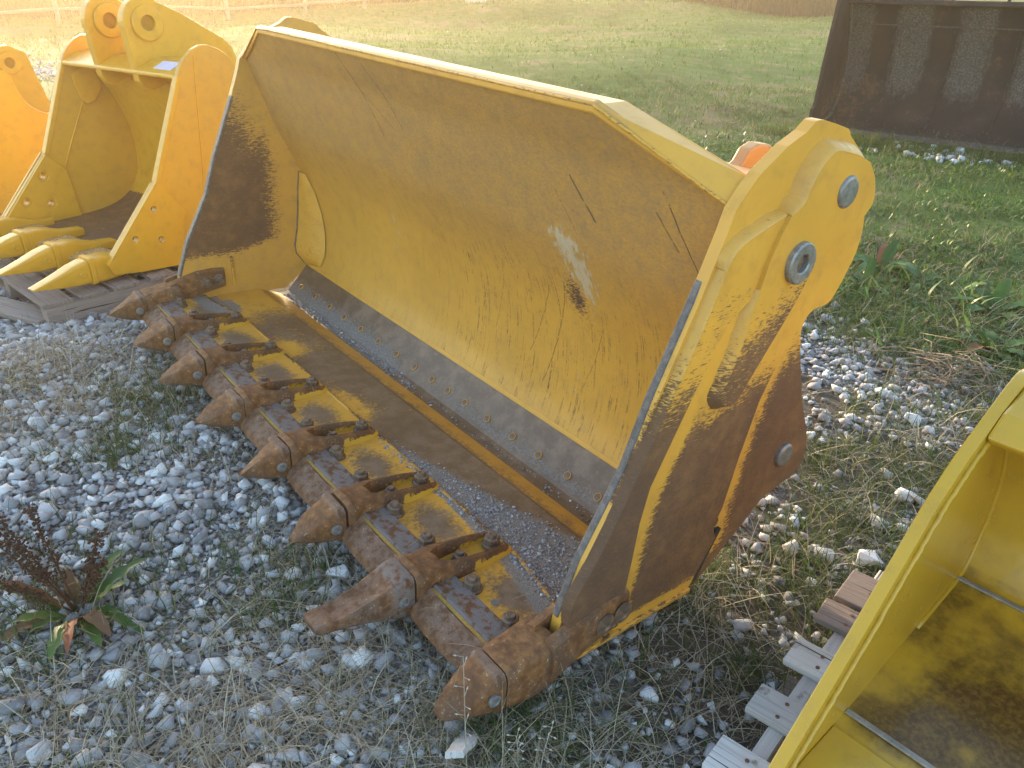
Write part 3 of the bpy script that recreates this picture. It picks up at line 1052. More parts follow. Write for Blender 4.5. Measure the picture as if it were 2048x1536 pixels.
def panel():
    xs = np.unique(np.r_[np.linspace(-W, W, 150), -.987, .987])
    ns = 70
    rows_f, rows_b, uv = [], [], []
    for i in range(ns + 1):
        rf, rb = [], []
        for x in xs:
            s = top_s(x) + (ARC[-1] - top_s(x)) * i / ns
            y, z = on_prof(s)
            y2, z2 = on_prof(min(s + .004, ARC[-1]))
            y1, z1 = on_prof(max(s - .004, 0))
            t = np.array([y2 - y1, z2 - z1])
            t /= np.linalg.norm(t)
            dent = .004 * (fbm(x * 1.0 + 9, s + 3, .35, 4) - .5)
            rf.append((x, y - dent, z))
            rb.append((x, y - t[1] * .022, z + t[0] * .022))
            uv.append((x, s))
        rows_f.append(rf)
        rows_b.append(rb)
    mb = MB()
    mb.sheet(rows_f)
    nfront = len(mb.v)
    mb.sheet([list(reversed(r)) for r in rows_b])
    m = len(xs)
    for j in range(m - 1):        # close bottom and top edges
        a, b = ns * m + j, ns * m + j + 1
        mb.f.append([a, b, nfront + ns * m + (m - 1 - j - 1), nfront + ns * m + (m - 1 - j)])
        mb.f.append([j + 1, j, nfront + (m - 1 - j), nfront + (m - 1 - j - 1)])
    o = mb.build("back_panel", M['loader_panel'], bucket, True, recalc=False)
    me = o.data
    uvd = np.zeros((len(me.vertices), 2))
    uvd[:nfront] = uv
    lay = me.uv_layers.new(name="UVMap")
    li = np.empty(len(me.loops), np.int32)
    me.loops.foreach_get("vertex_index", li)
    lay.data.foreach_set("uv", uvd[li].ravel())
    nv = len(me.vertices)
    X, Sv = uvd[:, 0], uvd[:, 1]

    def G(x0, s0, rx, rs):
        return np.exp(-((X - x0) / rx) ** 2 - ((Sv - s0) / rs) ** 2)
    wear = 0.05 + .66 * G(.695, .715, .055, .085) + 0.06 * S(Sv, .6, .95) * S(X, -.2, .3)
    scuff = .75 * G(.755, .60, .085, .16) + .55 * G(.70, .47, .05, .06) + .45 * G(-.47, .80, .07, .16) + .35 * G(.16, .5, .10, .05) + .45 * G(.66, 1.03, .035, .12) + .2 * G(-.52, .93, .06, .1)
    scr = S(Sv, .50, .85) * S(X, -.35, .25) + .25 * S(Sv, .2, .6)
    dustv = .16 * (1 - S(Sv, .2, .75)) + .10 * G(0.3, .45, 1.0, .3)
    film = 1.0 * (1 - S(Sv, .35, .85)) + .22  # dust film, strengthened towards the top to imitate veiling glare as well
    for nm, val in (('wear', wear), ('scuff', scuff), ('scr', np.clip(scr, 0, 1)), ('dust', dustv), ('film', film)):
        a = me.attributes.new(nm, 'FLOAT', 'POINT')
        v = np.zeros(nv)
        v[:] = val
        v[nfront:] = 0.1
        a.data.foreach_set("value", v)
    return o


panel()

# bevelled lower rim of the panel
MB().prism([(.822, .150), (.829, .168), (.842, .170), (.838, .146)], -W + .002, W - .002).build("panel_foot", M['loader'], bucket, bevel=.004)

# top rim of the bucket, bent down at both ends
rim_path = [(-W, .578, 1.166), (-.987, .505, 1.324), (.987, .505, 1.324), (W, .578, 1.166)]
rim_back = [(-W, .634, 1.228), (-.987, .622, 1.328), (.987, .622, 1.328), (W, .634, 1.228)]
mb = MB()
secs = []
for f_, b_ in zip(rim_path, rim_back):
    f_, b_ = Vector(f_), Vector(b_)
    d = (b_ - f_)
    nrm = Vector((0, -d.z, d.y)).normalized()
    secs.append([f_, b_, b_ - nrm * .022, f_ - nrm * .022])
mb.loft(secs)
rim = mb.build("top_rim", M['loader'], bucket, bevel=.006)
for q in range(3):
    f0, f1 = Vector(rim_path[q]), Vector(rim_path[q + 1])
    pts = [f0.lerp(f1, t) + Vector((0, random.uniform(-.001, .001), random.uniform(-.001, .001))) for t in np.linspace(0, 1, 24)]
    MB().tube(pts, .0042, 6).build("rim_weld", M['loader'], bucket, True, attrs={'wear': lambda x, y, z: .34})
MB().loft([[(x, .60, 1.33 if abs(x) < 1.1 else 1.22), (x, .66, 1.30 if abs(x) < 1.1 else 1.20), (x, .70, 1.06), (x, .655, 1.06)] for x in (-1.30, 1.30)]).build("back_beam", M['loader'], bucket)
# hinge brackets behind the panel
for x in (1.17, .80, -.80, -1.17):
    lo = .06 if abs(x) > 1 else .22
    MB().prism([(a_ + (.11 if lo > .1 and a_ < .83 else 0), b_ - lo if b_ > 1 else b_) for a_, b_ in ((.66, 1.20), (.80, 1.225), (.855, 1.26), (.875, 1.29), (.91, 1.302), (.96, 1.296), (1.0, 1.25), (1.04, .75), (.98, .45), (.915, .45), (.885, .62), (.80, .80), (.735, .95), (.715 if lo < .1 else .735, 1.06 if lo < .1 else .97))], x - .02, x + .02).build("hinge_bracket", M['orange'], bucket, bevel=.006,
        attrs={'wear': lambda x, y, z: .12 + .55 * math.exp(-((y - .955) / .035) ** 2 - ((z - 1.19) / .05) ** 2)})
MB().prism([(.70, 1.205), (.86, 1.19), (.93, 1.13), (.72, 1.12)], 1.04, 1.30).build("lug_plate", M['orange'], bucket, bevel=.005)
MB().lathe([(.012, 0), (.014, .006), (.010, .012), (.002, .012)], (1.25, .835, 1.197), 'z', 16).build("red_cap", M['red'], bucket)

# ---- corner gussets
for sx in (1, -1):
    e0 = [(.815, .64), (.803, .55), (.796, .445), (.785, .35), (.768, .268), (.772, .225), (.80, .185), (.822, .158)]
    rows = []
    for i, (y, z) in enumerate(e0):
        t = i / (len(e0) - 1)
        wd = .16 * (math.sin(math.pi * min(1, t * .62 + .12))) * (1 - sstep(t, .86, 1.0)) + .006
        yb = float(np.interp(-z, -PROF[:, 1], PROF[:, 0])) - .004
        rows.append([(sx * (W - .001 - wd * u), y + (yb - y) * u ** .8 - .012 * math.sin(math.pi * u), z) for u in np.linspace(0, 1, 7)])
    MB().sheet(rows).build("corner_gusset", M['loader'], bucket, True, attrs={'wear': lambda x, y, z: .18 + .3 * math.exp(-((z - .245) / .02) ** 2)})
    edge = [(sx * (W - .001), y, z) for y, z in e0]
    MB().tube(edge, .005, 6).build("weld_bead", M['bolt'], bucket, True)

# ---- rear floor
def rear_dust(x, y, z):
    ch = math.exp(-((y - .700) / .045) ** 2)
    return max(ch * (.85 * sstep(-x, .1, .4) + .22) + .02, .62 * math.exp(-((y - .728) / .008) ** 2) * sstep(x, -.5, .2))


def rear_bare(x, y, z):
    return .55 + .12 * math.sin(x * 3)


sec = [(.659, .024), (.690, .024), (.712, .030), (.728, .046), (.826, .152), (.838, .144), (.738, .032), (.715, .014), (.659, .008)]
diced(MB().prism(sec, -W + .001, W - .001), "bolt_plate", M['loader'], bucket, (0,), .04, {'dust': rear_dust, 'rub': lambda x, y, z: 1.3})
bx = [-1.275] + [-1.12, -.96, -.806, -.644, -.483, -.328, -.181, -.045, .070, .190, .336, .493, .642, .797, .947, 1.10, 1.25]
nrm = Vector((0, -.110, .101)).normalized()
q_rot = nrm.to_track_quat('Z', 'Y').to_matrix()
bolt_me = None
for x in bx:
    c = Vector((x, .7485, .0685)) + nrm * .002
    if bolt_me is None:
        mb = MB()
        mb.lathe([(.0126, -.004), (.0126, .0025), (.010, .0035), (.002, .0035)], (0, 0, 0), 'z', 20)
        o = mb.build("plow_bolt", M['segment'], bucket)
        bolt_me = o.data
        mb = MB()
        mb.lathe([(.0150, -.002), (.0150, .0022), (.0128, .0030), (.0128, -.002)], (0, 0, 0), 'z', 24)
        r_ = mb.build("paint_ring", M['loader'], o)
        ring_me = r_.data
    else:
        o = link(bpy.data.objects.new("plow_bolt", bolt_me), bucket)
        r_ = link(bpy.data.objects.new("paint_ring", ring_me), o)
    o.matrix_local = Matrix.Translation(c) @ q_rot.to_4x4()


def floor_wear(x, y, z):
    n_ = float(fbm(x + 5, y * 1.0, .22, 12))
    a = .86 + .7 * (n_ - .5) - .20 * sstep(x, -1.0, -1.3) + .12 * sstep(x, -.2, .6) - .60 * sstep(-x, .85, 1.2)
    spot = .9 * math.exp(-((x + .62) / .10) ** 2 - ((y - .38) / .06) ** 2) + .7 * math.exp(-((x + .05) / .16) ** 2 - ((y - .37) / .05) ** 2) + .6 * math.exp(-((x - .55) / .12) ** 2 - ((y - .36) / .05) ** 2)
    return min(1.0, a - spot)


def floor_dust(x, y, z):
    near = .35 + .5 * (float(fbm(x * 1.0, y + 3, .25, 5)) - .5)
    bound = np.interp(x, [-1.4, .15, .6, .9, 1.1, 1.36], [.30, .34, .43, .50, .55, .56])
    g = (bound - y) / .07 + .5
    far = .9 * math.exp(-((x + 1.20) / .14) ** 2 - ((y - .35) / .05) ** 2)
    return max(min(g, 1.0) * sstep(x, -.1, .55), far, .12)


diced(MB().prism([(.335, .020), (.335, .071), (.552, .068), (.566, .062), (.566, .02)], -W + .001, W - .001), "floor_plate", M['loader'], bucket, (0, 1), .03, {'rub': floor_wear, 'dust': floor_dust})
diced(MB().prism([(.567, .061), (.6585, .0255), (.6585, .010), (.567, .030)], -W + .001, W - .001), "floor_bevel", M['loader'], bucket, (0,), .05, {'rub': lambda x, y, z: .02 + .55 * sstep(y, .62, .57)})

# ---- lip plate, rear edge drawn back at the corners
GAPS = [(-1.364 + .97) / 2 * 0 + c for c in (-1.167, -.781, -.394, 0.0, .394, .781, 1.167)]


def lip_z(y):
    return .10 - .039 * y


def lip_wear(x, y, z):
    best = 0.12
    for c in GAPS:
        e = math.hypot((x - c - .01) / .105, (y - .215) / .062)
        best = max(best, 1.12 - .62 * e)
    best = max(best, .9 - (y - .06) / .03)
    return min(best, 1.0)


def lip_dust(x, y, z):
    b = np.interp(x, [-1.36, -1.15, -.9, .3, .6, 1.0, 1.36], [.20, .22, .36, .36, .31, .275, .20])
    return min(.9, (y - b) / .04 + .5) if x > .25 or x < -.9 else .12


xs = np.linspace(-W + .001, W - .001, 110)
rows_t, rows_b = [], []
for x in xs:
    yr = .325 - .05 * sstep(abs(x), 1.0, 1.33)
    ys = np.linspace(.02, yr, 18)
    rows_t.append([(x, y, lip_z(y)) for y in ys])
    rows_b.append([(x, y, .045) for y in reversed(ys)])
mb = MB()
mb.sheet([t + b + [t[0]] for t, b in zip(rows_t, rows_b)])
mb.build("lip_plate", M['loader'], bucket, weld=True, attrs={'rub': lip_wear, 'dust': lip_dust})
sp = [(x, .329 - .05 * sstep(abs(x), 1.0, 1.33) + random.uniform(-.0015, .0015), .079 + random.uniform(-.002, .002)) for x in np.linspace(-W + .01, W - .01, 130)]
MB().tube(sp, .0105, 6).build("seam_weld", M['loader'], bucket, True, attrs={'wear': lambda x, y, z: .35 + .4 * math.sin(x * 9)})
# filler behind the drawn back lip corners
MB().prism([(.27, .02), (.27, .066), (.34, .0695), (.34, .02)], -W + .001, -1.0).build("floor_strip", M['loader'], bucket, attrs={'dust': lambda *a: .8})
MB().prism([(.27, .02), (.27, .066), (.34, .0695), (.34, .02)], 1.0, W - .001).build("floor_strip", M['loader'], bucket, attrs={'dust': lambda *a: .9})

# ---- lip segments between the teeth
seg_me = None
for c in GAPS:
    if seg_me is None:
        h = .136
        prof = [(-.045, .060), (-.028, .082), (.026, .110), (.033, .106), (.044, .106), (.050, .112), (.118, .109), (.122, .098), (.122, .060), (.02, .03)]
        secs = []
        for u in np.linspace(-1, 1, 9):
            bow = -.022 * (1 - u * u) * 0 + .012 * u * u
            secs.append([(u * h, y + (bow if y < .03 else 0), z - (.006 * u * u if y < -.02 else 0)) for y, z in prof])
        o = diced(MB().loft(secs), "lip_segment", M['cast'], bucket, (1,), .02, {'bare': lambda x, y, z: (1.0 if y > .04 else .35) if z > .07 else 0}, .003)
        seg_me = o.data
    else:
        o = link(bpy.data.objects.new("lip_segment", seg_me), bucket)
        md = o.modifiers.new("bevel", 'BEVEL')
        md.width, md.segments, md.limit_method, md.angle_limit = .003, 2, 'ANGLE', math.radians(35)
    o.location = (c, 0, 0)
    g = MB().box((-h + .004, .0335, .1055), (h - .004, .0435, .1075)).build("painted_groove", M['weld'], o) if c == GAPS[0] else link(bpy.data.objects.new("painted_groove", groove_me), o)
    groove_me = g.data


# ---- adapters, teeth and bolts
def superell(cx, cz, w, h, y, n=20, e=3.2):
    out = []
    for j in range(n):
        a = 2 * math.pi * (j + .5) / n
        c, s = math.cos(a), math.sin(a)
        out.append((cx + w * .5 * math.copysign(abs(c) ** (2 / e), c), y, cz + h * .5 * math.copysign(abs(s) ** (2 / e), s)))
    return out


def catm_secs(keys, n):
    """keys rows: y, width, zlow, zhigh, exponent"""
    K = np.array(keys)
    return catmull(K, n)


def adapter_mb():
    mb = MB()
    ks = catm_secs([(-.004, .116, .034, .152, 5), (.014, .126, .026, .160, 5.5), (.030, .119, .024, .155, 5.5), (.070, .112, .020, .152, 6), (.095, .106, .06, .146, 6), (.112, .098, .080, .112, 6)], 3)
    mb.loft([superell(0, (a[2] + a[3]) / 2, a[1], a[3] - a[2], a[0], 22, a[4]) for a in ks])
    for sx in (-1, 1):        # two legs reaching back over the lip
        secs = []
        for y, xi, xo, zt in ((.075, .012, .050, .151), (.10, .024, .053, .150), (.12, .034, .052, .146), (.16, .038, .051, .140), (.20, .038, .050, .134), (.25, .037, .048, .126), (.290, .034, .045, .118), (.318, .028, .038, .108), (.332, .022, .030, .100)):
            zb = lip_z(y) - .004
            secs.append([(sx * xi, y, zb), (sx * (xo + .014), y, zb), (sx * (xo + .010), y, zb + .012), (sx * (xo + .001), y, zt - .004), (sx * (xi + .003), y, zt), (sx * xi, y, zt - .004)])
        mb.loft(secs)
    return mb


def tooth_mb(kind):
    mb = MB()
    if kind == 'long':
        ks = catm_secs([(-.004, .120, .028, .156, 6), (-.03, .122, .026, .157, 6), (-.07, .110, .034, .143, 6), (-.13, .090, .048, .124, 7), (-.20, .080, .058, .106, 8), (-.262, .078, .066, .088, 9), (-.272, .076, .070, .083, 9)], 4)
        secs = []
        for a in ks:
            s = superell(0, (a[2] + a[3]) / 2, a[1], a[3] - a[2], a[0], 28, a[4])
            dip = sstep(-a[0], .05, .10) * (1 - sstep(-a[0], .21, .245))
            s = [(x, y, z - dip * .016 * math.exp(-((abs(x) - .026) / .012) ** 2) if z > (a[2] + a[3]) / 2 else z) for x, y, z in s]
            secs.append(s)
        mb.loft(secs)
    else:
        ks = catm_secs([(-.004, .118, .034, .152, 7), (-.024, .119, .033, .152, 7), (-.032, .110, .037, .145, 6), (-.07, .096, .042, .132, 5), (-.11, .074, .052, .117, 4.5), (-.145, .050, .064, .103, 4), (-.166, .032, .072, .093, 3.4), (-.174, .016, .077, .087, 3)], 5)
        mb.loft([superell(0, (a[2] + a[3]) / 2, a[1], a[3] - a[2], a[0], 24, a[4]) for a in ks])
    return mb


def roughen(mb, amp, seed):
    r = random.Random(seed * 7 + 3)
    # a couple of flat worn facets, different on every tooth, and a slight bend
    planes = [] if seed == 6 else [(Vector((r.uniform(-.55, .55), r.uniform(-.75, -.45), 1)).normalized(), Vector((0, -.085, r.uniform(.112, .124)))),
              (Vector((r.choice((-1, 1)), r.uniform(-.9, -.5), r.uniform(.1, .5))).normalized(), Vector((0, -.10, .085))),
              (Vector((r.uniform(-.2, .2), -.35, -1)).normalized(), Vector((0, -.10, r.uniform(.050, .060))))]
    bx, bz = r.uniform(-.25, .25), r.uniform(-.10, .12)
    out = []
    for x, y, z in mb.v:
        p = Vector((x, y, z))
        if y < -.035:
            for i, (n_, q_) in enumerate(planes):
                off = .036 if i == 1 else 0
                d = (p - q_).dot(n_) - off
                if d > 0:
                    p -= n_ * d * .9
            t = -y - .035
            p.x += bx * t * t * 3
            p.z += bz * t * t * 3
        out.append(tuple(p))
    mb.v = out
    mb.v = [(x + r.uniform(-amp, amp), y + r.uniform(-amp, amp) * .6, z + r.uniform(-amp, amp)) for x, y, z in mb.v]
    return mb


def paint_adapter(x, y, z):
    return sstep(y, .16, .21) * (.85 if z < lip_z(y) + .016 else .12)


TX = [-1.364, -.970, -.591, -.197, .197, .591, .970, 1.364]
ad_me = None
for i, tx in enumerate(TX[1:-1]):
    if ad_me is None:
        o = adapter_mb().build("tooth_adapter", M['cast'], bucket, True, attrs={'paint': paint_adapter})
        ad_me = o.data
        me = ad_me
    else:
        o = link(bpy.data.objects.new("tooth_adapter", ad_me), bucket)
    o.location = (tx, 0, 0)
    md = o.modifiers.new("edge", 'EDGE_SPLIT')
    md.split_angle = math.radians(42)


def joint_ring(tx, par):
    pass


tooth_objs = []
for i, tx in enumerate(TX):
    long = (i == 6)
    t = roughen(tooth_mb('long' if long else 'short'), .0011, i).build("tooth", M['cast'], bucket, True, attrs={'bare': (lambda x, y, z: .8 if y > -.06 else .25) if long else (lambda x, y, z: .45 if y > -.03 and z > .13 else 0.0)})
    if long:
        tag(t, "long chisel ended tooth fitted upside down")
    t.location = (tx, -.006, 0)
    t.rotation_euler = (random.uniform(-.02, .02), random.uniform(-.05, .05), random.uniform(-.03, .03))
    md = t.modifiers.new("edge", 'EDGE_SPLIT')
    md.split_angle = math.radians(50)
    # retaining pin on each flank
    for sx in (-1, 1):
        pin = MB().lathe([(.017, -.004), (.017, .003), (.012, .0045), (.011, .002), (.001, .002)], (0, 0, 0), 'x', 18).build("retaining_pin", M['steel'], t)
        pin.location = (sx * .0585, -.035, .090)
        pin.rotation_euler = (0, 0 if sx > 0 else math.pi, 0)

# corner adapters straddle the foot of each side plate
for sx in (-1, 1):
    mb = MB()
    ks = catm_secs([(-.004, .114, .034, .152, 5), (.014, .124, .028, .158, 5.5), (.06, .126, .022, .160, 6), (.10, .130, .022, .166, 6), (.150, .132, .034, .172, 6)], 3)
    mb.loft([superell(0, (a[2] + a[3]) / 2, a[1], a[3] - a[2], a[0], 24, a[4]) for a in ks])
    for side in (-1, 1):      # inner and outer cheek
        xi, xo = (.040, .078) if side == sx else (.004, .036)
        secs = []
        for y, z0, z1, th in ((.12, .060, .182, 1.0), (.17, .070, .196, 1.0), (.25, .098, .214, .9), (.33, .110, .218, .75), (.385, .116, .212, .55)):
            secs.append([(side * xi, y, z0), (side * (xi + (xo - xi) * th * .8), y, z0 + .004), (side * (xi + (xo - xi) * th), y, (z0 + z1) / 2), (side * (xi + (xo - xi) * th * .85), y, z1 - .008), (side * xi, y, z1)])
        mb.loft(secs)
    o = mb.build("corner_adapter", M['cast'], bucket, True, attrs={'paint': lambda x, y, z: sstep(y, .2, .36) * .22 * (1 if sx < 0 else .3)})
    o.location = (sx * 1.364, 0, 0)
    md = o.modifiers.new("edge", 'EDGE_SPLIT')
    md.split_angle = math.radians(42)


def hex_bolt():
    mb = MB()
    mb.lathe([(.031, 0), (.031, .004), (.027, .008)], (0, 0, 0), 'z', 24)
    hexr = .0255
    def ringpts(r, z):
        return [(r * math.cos(math.pi / 3 * j), r * math.sin(math.pi / 3 * j), z) for j in range(6)]
    mb.loft([ringpts(hexr, .006), ringpts(hexr, .028), ringpts(hexr * .90, .032)])
    mb.lathe([(.0135, .028), (.0135, .040), (.0115, .042), (.001, .0405)], (0, 0, 0), 'z', 16)
    return mb


hb = None


def place_bolt(x, y, z, nz=(0, .039, 1), s=1.0):
    global hb
    if hb is None:
        o = hex_bolt().build("bolt", M['bolt'], bucket, bevel=.0015)
        hb = o.data
    else:
        o = link(bpy.data.objects.new("bolt", hb), bucket)
        md = o.modifiers.new("bevel", 'BEVEL')
        md.width, md.segments, md.limit_method, md.angle_limit = .0015, 2, 'ANGLE', math.radians(35)
    q = Vector(nz).normalized().to_track_quat('Z', 'Y').to_matrix().to_4x4()
    o.matrix_local = Matrix.Translation((x, y, z)) @ q @ Matrix.Rotation(random.uniform(0, 6), 4, 'Z') @ Matrix.Scale(s, 4)


for sx in (1, -1):
    for x in (1.256, .863, .472, .081):
        place_bolt(sx * x, .132, lip_z(.132))
    place_bolt(sx * 1.085, .135, lip_z(.135))
    place_bolt(sx * .680, .135, lip_z(.135))
    place_bolt(sx * .300, .135, lip_z(.135))
for tx in TX[1:-1]:
    place_bolt(tx, .288, lip_z(.288) + .010, s=.95)
    place_bolt(tx + .004, .172, lip_z(.172), s=.85)
for sx in (1, -1):
    for side in (1, -1):
        off = (.076 if side == sx else .032)
        for y, z in ((.29, .158), (.352, .164)):
            if side == 1 and sx == 1:
                o = MB().lathe([(.031, 0), (.031, .003), (.022, .004), (.018, .001), (.001, .001)], (0, 0, 0), 'x', 22).build("bolt_plug", M['bolt'], bucket)
                o.location = (1.364 + off - .004, y, z)
            else:
                place_bolt(sx * 1.364 + side * (off - .006), y, z, (side, 0, 0), .85)
# lifting holes at the near end of the lip
for (x, y) in ((1.165, .155), (1.305, .190)):
    MB().lathe([(.013, -.004), (.013, .0015), (.001, .0015)], (x, y, lip_z(y)), 'z', 18).build("blank_hole", M['steel'], bucket)
# small upright stop on the inside of the far plate
MB().box((-W - .001, .425, .115), (-W + .012, .436, .262)).build("stop_bar", M['loader'], bucket, bevel=.002, attrs={'wear': lambda x, y, z: .2 + .4 * sstep(z, .2, .26)})
for y_, z_ in ((.215, .030),):
    MB().box((W + .030, .17, .058), (W + .055, .66, .072)).build("bottom_strip", M['loader'], bucket, bevel=.003, attrs={'wear': lambda x, y, z: .42})

# grit lying in the bucket
n = 5200
gx = rng.uniform(-1.3, 1.34, n)
ch = rng.uniform(0, 1, n) < .45
gy = np.where(ch, rng.normal(.697, .018, n), 0)
gx = np.where(ch, rng.uniform(-1.33, 1.33, n), 0.2 + 1.14 * rng.beta(2.2, 1.1, n))
bnd = np.interp(gx, [.2, .6, .9, 1.1, 1.36], [.37, .44, .52, .555, .56])
gy = np.where(ch, gy, .30 + (bnd - .30) * rng.beta(1.2, 1.6, n) - .05 * S(gx, 1.0, 1.35))
gy = np.clip(gy, .2, .718)
drop = ch & (gx > -.1) & (rng.uniform(0, 1, n) < .75)
gx, gy, ch = gx[~drop], gy[~drop], ch[~drop]
gz = np.where(ch, .025, np.where(gy > .33, .070, .10 - .039 * gy))
pb = np.stack([gx, gy, gz], 1)
R3 = np.array(MB_ROT)
pw = pb @ R3.T + np.array([-0.032, 0.004, 0.081])
zmap = {}
scatter_rocks("grit", pw[:, :2], np.clip(rng.lognormal(math.log(.0032), .45, len(pw)), .0015, .009), small_protos, M['stone'], np.clip(rng.normal(.42, .25, len(pw)), 0, 1), .25, zfn=lambda x, y: pw[:, 2], label="grey grit and chippings lying in the bucket floor")


# ================================================================== excavator buckets
def arc_pts(cx, cy, r, a0, a1, n):
    return [(cx + r * math.cos(math.radians(a0 + (a1 - a0) * i / n)), cy + r * math.sin(math.radians(a0 + (a1 - a0) * i / n))) for i in range(n + 1)]


def ear(root, x, hy, hz, s, mat, base):
    """hinge ear with a ringed pin hole: base lists the outline after the rounded head"""
    head = arc_pts(hy, hz, .135 * s, 195, 50, 14)
    e = MB().prism(head + base, x - .029 * s, x + .029 * s).build("hinge_ear", mat, root, bevel=.006 * s)
    drill(e, [(x, hy, hz, .041 * s)], .1)
    for sd in (-1, 1):
        MB().lathe([(.092 * s, 0), (.092 * s, .016 * s), (.086 * s, .020 * s), (.044 * s, .020 * s), (.041 * s, .017 * s), (.041 * s, .0)], (0, 0, 0), 'x', 32).build("ear_ring", mat, e).matrix_local = Matrix.Translation((x + sd * .0285 * s, hy, hz)) @ Matrix.Rotation(0 if sd > 0 else math.pi, 4, 'Z')
    return e


def wedge_tooth(root, x, mat, z0=.215, y_ring=-.09, y_tip=-.37, s=1.0):
    mb = MB()
    L_ = y_ring - y_tip
    ks = [(y_tip, .064, z0 - .010, z0 - .004, 9), (y_tip + .25 * L_, .074, z0 - .022, z0 + .016, 9), (y_tip + .5 * L_, .088, z0 - .034, z0 + .038, 8), (y_tip + .74 * L_, .102, z0 - .042, z0 + .062, 7), (y_tip + .90 * L_, .108, z0 - .044, z0 + .074, 6), (y_ring, .110, z0 - .044, z0 + .078, 6)]
    mb.loft([superell(0, (a[2] + a[3]) / 2, a[1] * s, a[3] - a[2], a[0], 24, a[4]) for a in ks])
    t = mb.build("tooth", mat, root, True)
    t.modifiers.new("edge", 'EDGE_SPLIT').split_angle = math.radians(40)
    t.location = (x, 0, 0)
    for sd in (-1, 1):
        r = MB().lathe([(.020, -.006), (.020, .004), (.015, .006), (.013, .002), (.001, .002)], (0, 0, 0), 'x', 20).build("retaining_pin", mat, t)
        r.location = (sd * .051, y_ring - .035, z0 + .012)
        r.rotation_euler = (0, 0 if sd > 0 else math.pi, 0)
    mb = MB()
    ks = [(y_ring + .004, .112, z0 - .048, z0 + .080, 7), (y_ring + .008, .124, z0 - .054, z0 + .090, 7), (y_ring + .030, .124, z0 - .054, z0 + .090, 7), (y_ring + .034, .114, z0 - .050, z0 + .082, 7), (y_ring + .10, .112, z0 - .052, z0 + .084, 7), (y_ring + .17, .104, z0 - .048, z0 + .066, 7), (y_ring + .25, .092, z0 - .042, z0 + .040, 8), (y_ring + .36, .088, z0 - .034, z0 + .030, 9)]
    mb.loft([superell(0, (a[2] + a[3]) / 2, a[1] * s, a[3] - a[2], a[0], 24, a[4]) for a in ks])
    a = mb.build("tooth_adapter", mat, root, True)
    a.modifiers.new("edge", 'EDGE_SPLIT').split_angle = math.radians(40)
    a.location = (x, 0, 0)


YA = math.radians(12.52)
ex = empty("excavator_bucket", (-2.626, -.071, 0), YA)
tag(ex, "yellow excavator bucket with twin hinge ears on a wooden pallet", "excavator bucket", "excavator buckets set out in the yard")
WA = .635
A_SIDE = [(0, .255), (.352, .616), (.59, 1.126), (.615, 1.172), (.655, 1.215), (.70, 1.248), (.752, 1.268), (.80, 1.266), (.86, 1.243), (.913, 1.207), (.952, 1.15), (.967, 1.095), (.95, 1.02), (.94, .9), (.985, .70), (.985, .52), (.93, .36), (.82, .24), (.66, .175), (.411, .150), (.18, .175), (.02, .20)]
for sx in (-1, 1):
    a, b = (WA - .032, WA) if sx > 0 else (-WA, -WA + .032)
    HOLES = [(0, .304, .484, .0175), (0, .170, .351, .0175), (0, .312, .316, .0175)]
    o = MB().prism(A_SIDE, a, b).build("side_plate", M['excavator'], ex, bevel=.004, attrs={'film': lambda x, y, z: .35})
    drill(o, [(sx * WA, y, z, r) for _, y, z, r in HOLES], .1)
    cut = [(-.004, .252), (.349, .622), (.372, .60), (.493, .430), (.470, .40), (.446, .305), (.411, .148), (.17, .170), (.02, .195)]
    inner = [(.005, .25), (.349, .612), (.452, .508), (.467, .411), (.476, .19), (.17, .19)]
    a, b = (WA + .0005, WA + .016) if sx > 0 else (-WA - .016, -WA - .0005)
    c = MB().prism(cut, a, b).build("side_cutter", M['excavator'], ex, bevel=.003)
    drill(c, [(sx * WA, y, z, r) for _, y, z, r in HOLES], .1)
    a2, b2 = (WA - .048, WA - .0325) if sx > 0 else (-WA + .0325, -WA + .048)
    c2 = MB().prism(inner, a2, b2).build("side_cutter", M['excavator'], ex, bevel=.004)
    drill(c2, [(sx * WA, y, z, .030) for _, y, z, r in HOLES], .1)
    if sx < 0:
        MB().tube([(-WA + .034, y, z) for y, z in ((.674, .906), (.60, .78), (.52, .64), (.452, .510))], .006, 6).build("weld_bead", M['excavator'], ex, True)
    else:
        MB().tube([(WA + .002, y, z) for y, z in ((.355, .605), (.42, .52), (.497, .428))], .005, 6).build("weld_bead", M['excavator'], ex, True)
        MB().prism([(.70, 1.22), (.706, 1.22), (.60, .20), (.594, .20)], WA + .0005, WA + .004).build("fold_line", M['excavator'], ex, bevel=.0015)
    # thick bar along the upper leading edge
    MB().prism([(.352, .618), (.588, 1.127), (.612, 1.112), (.377, .604)], (WA - .040 if sx > 0 else -WA - .006), (WA + .006 if sx > 0 else -WA + .040)).build("leading_edge", M['excavator'], ex, bevel=.004)
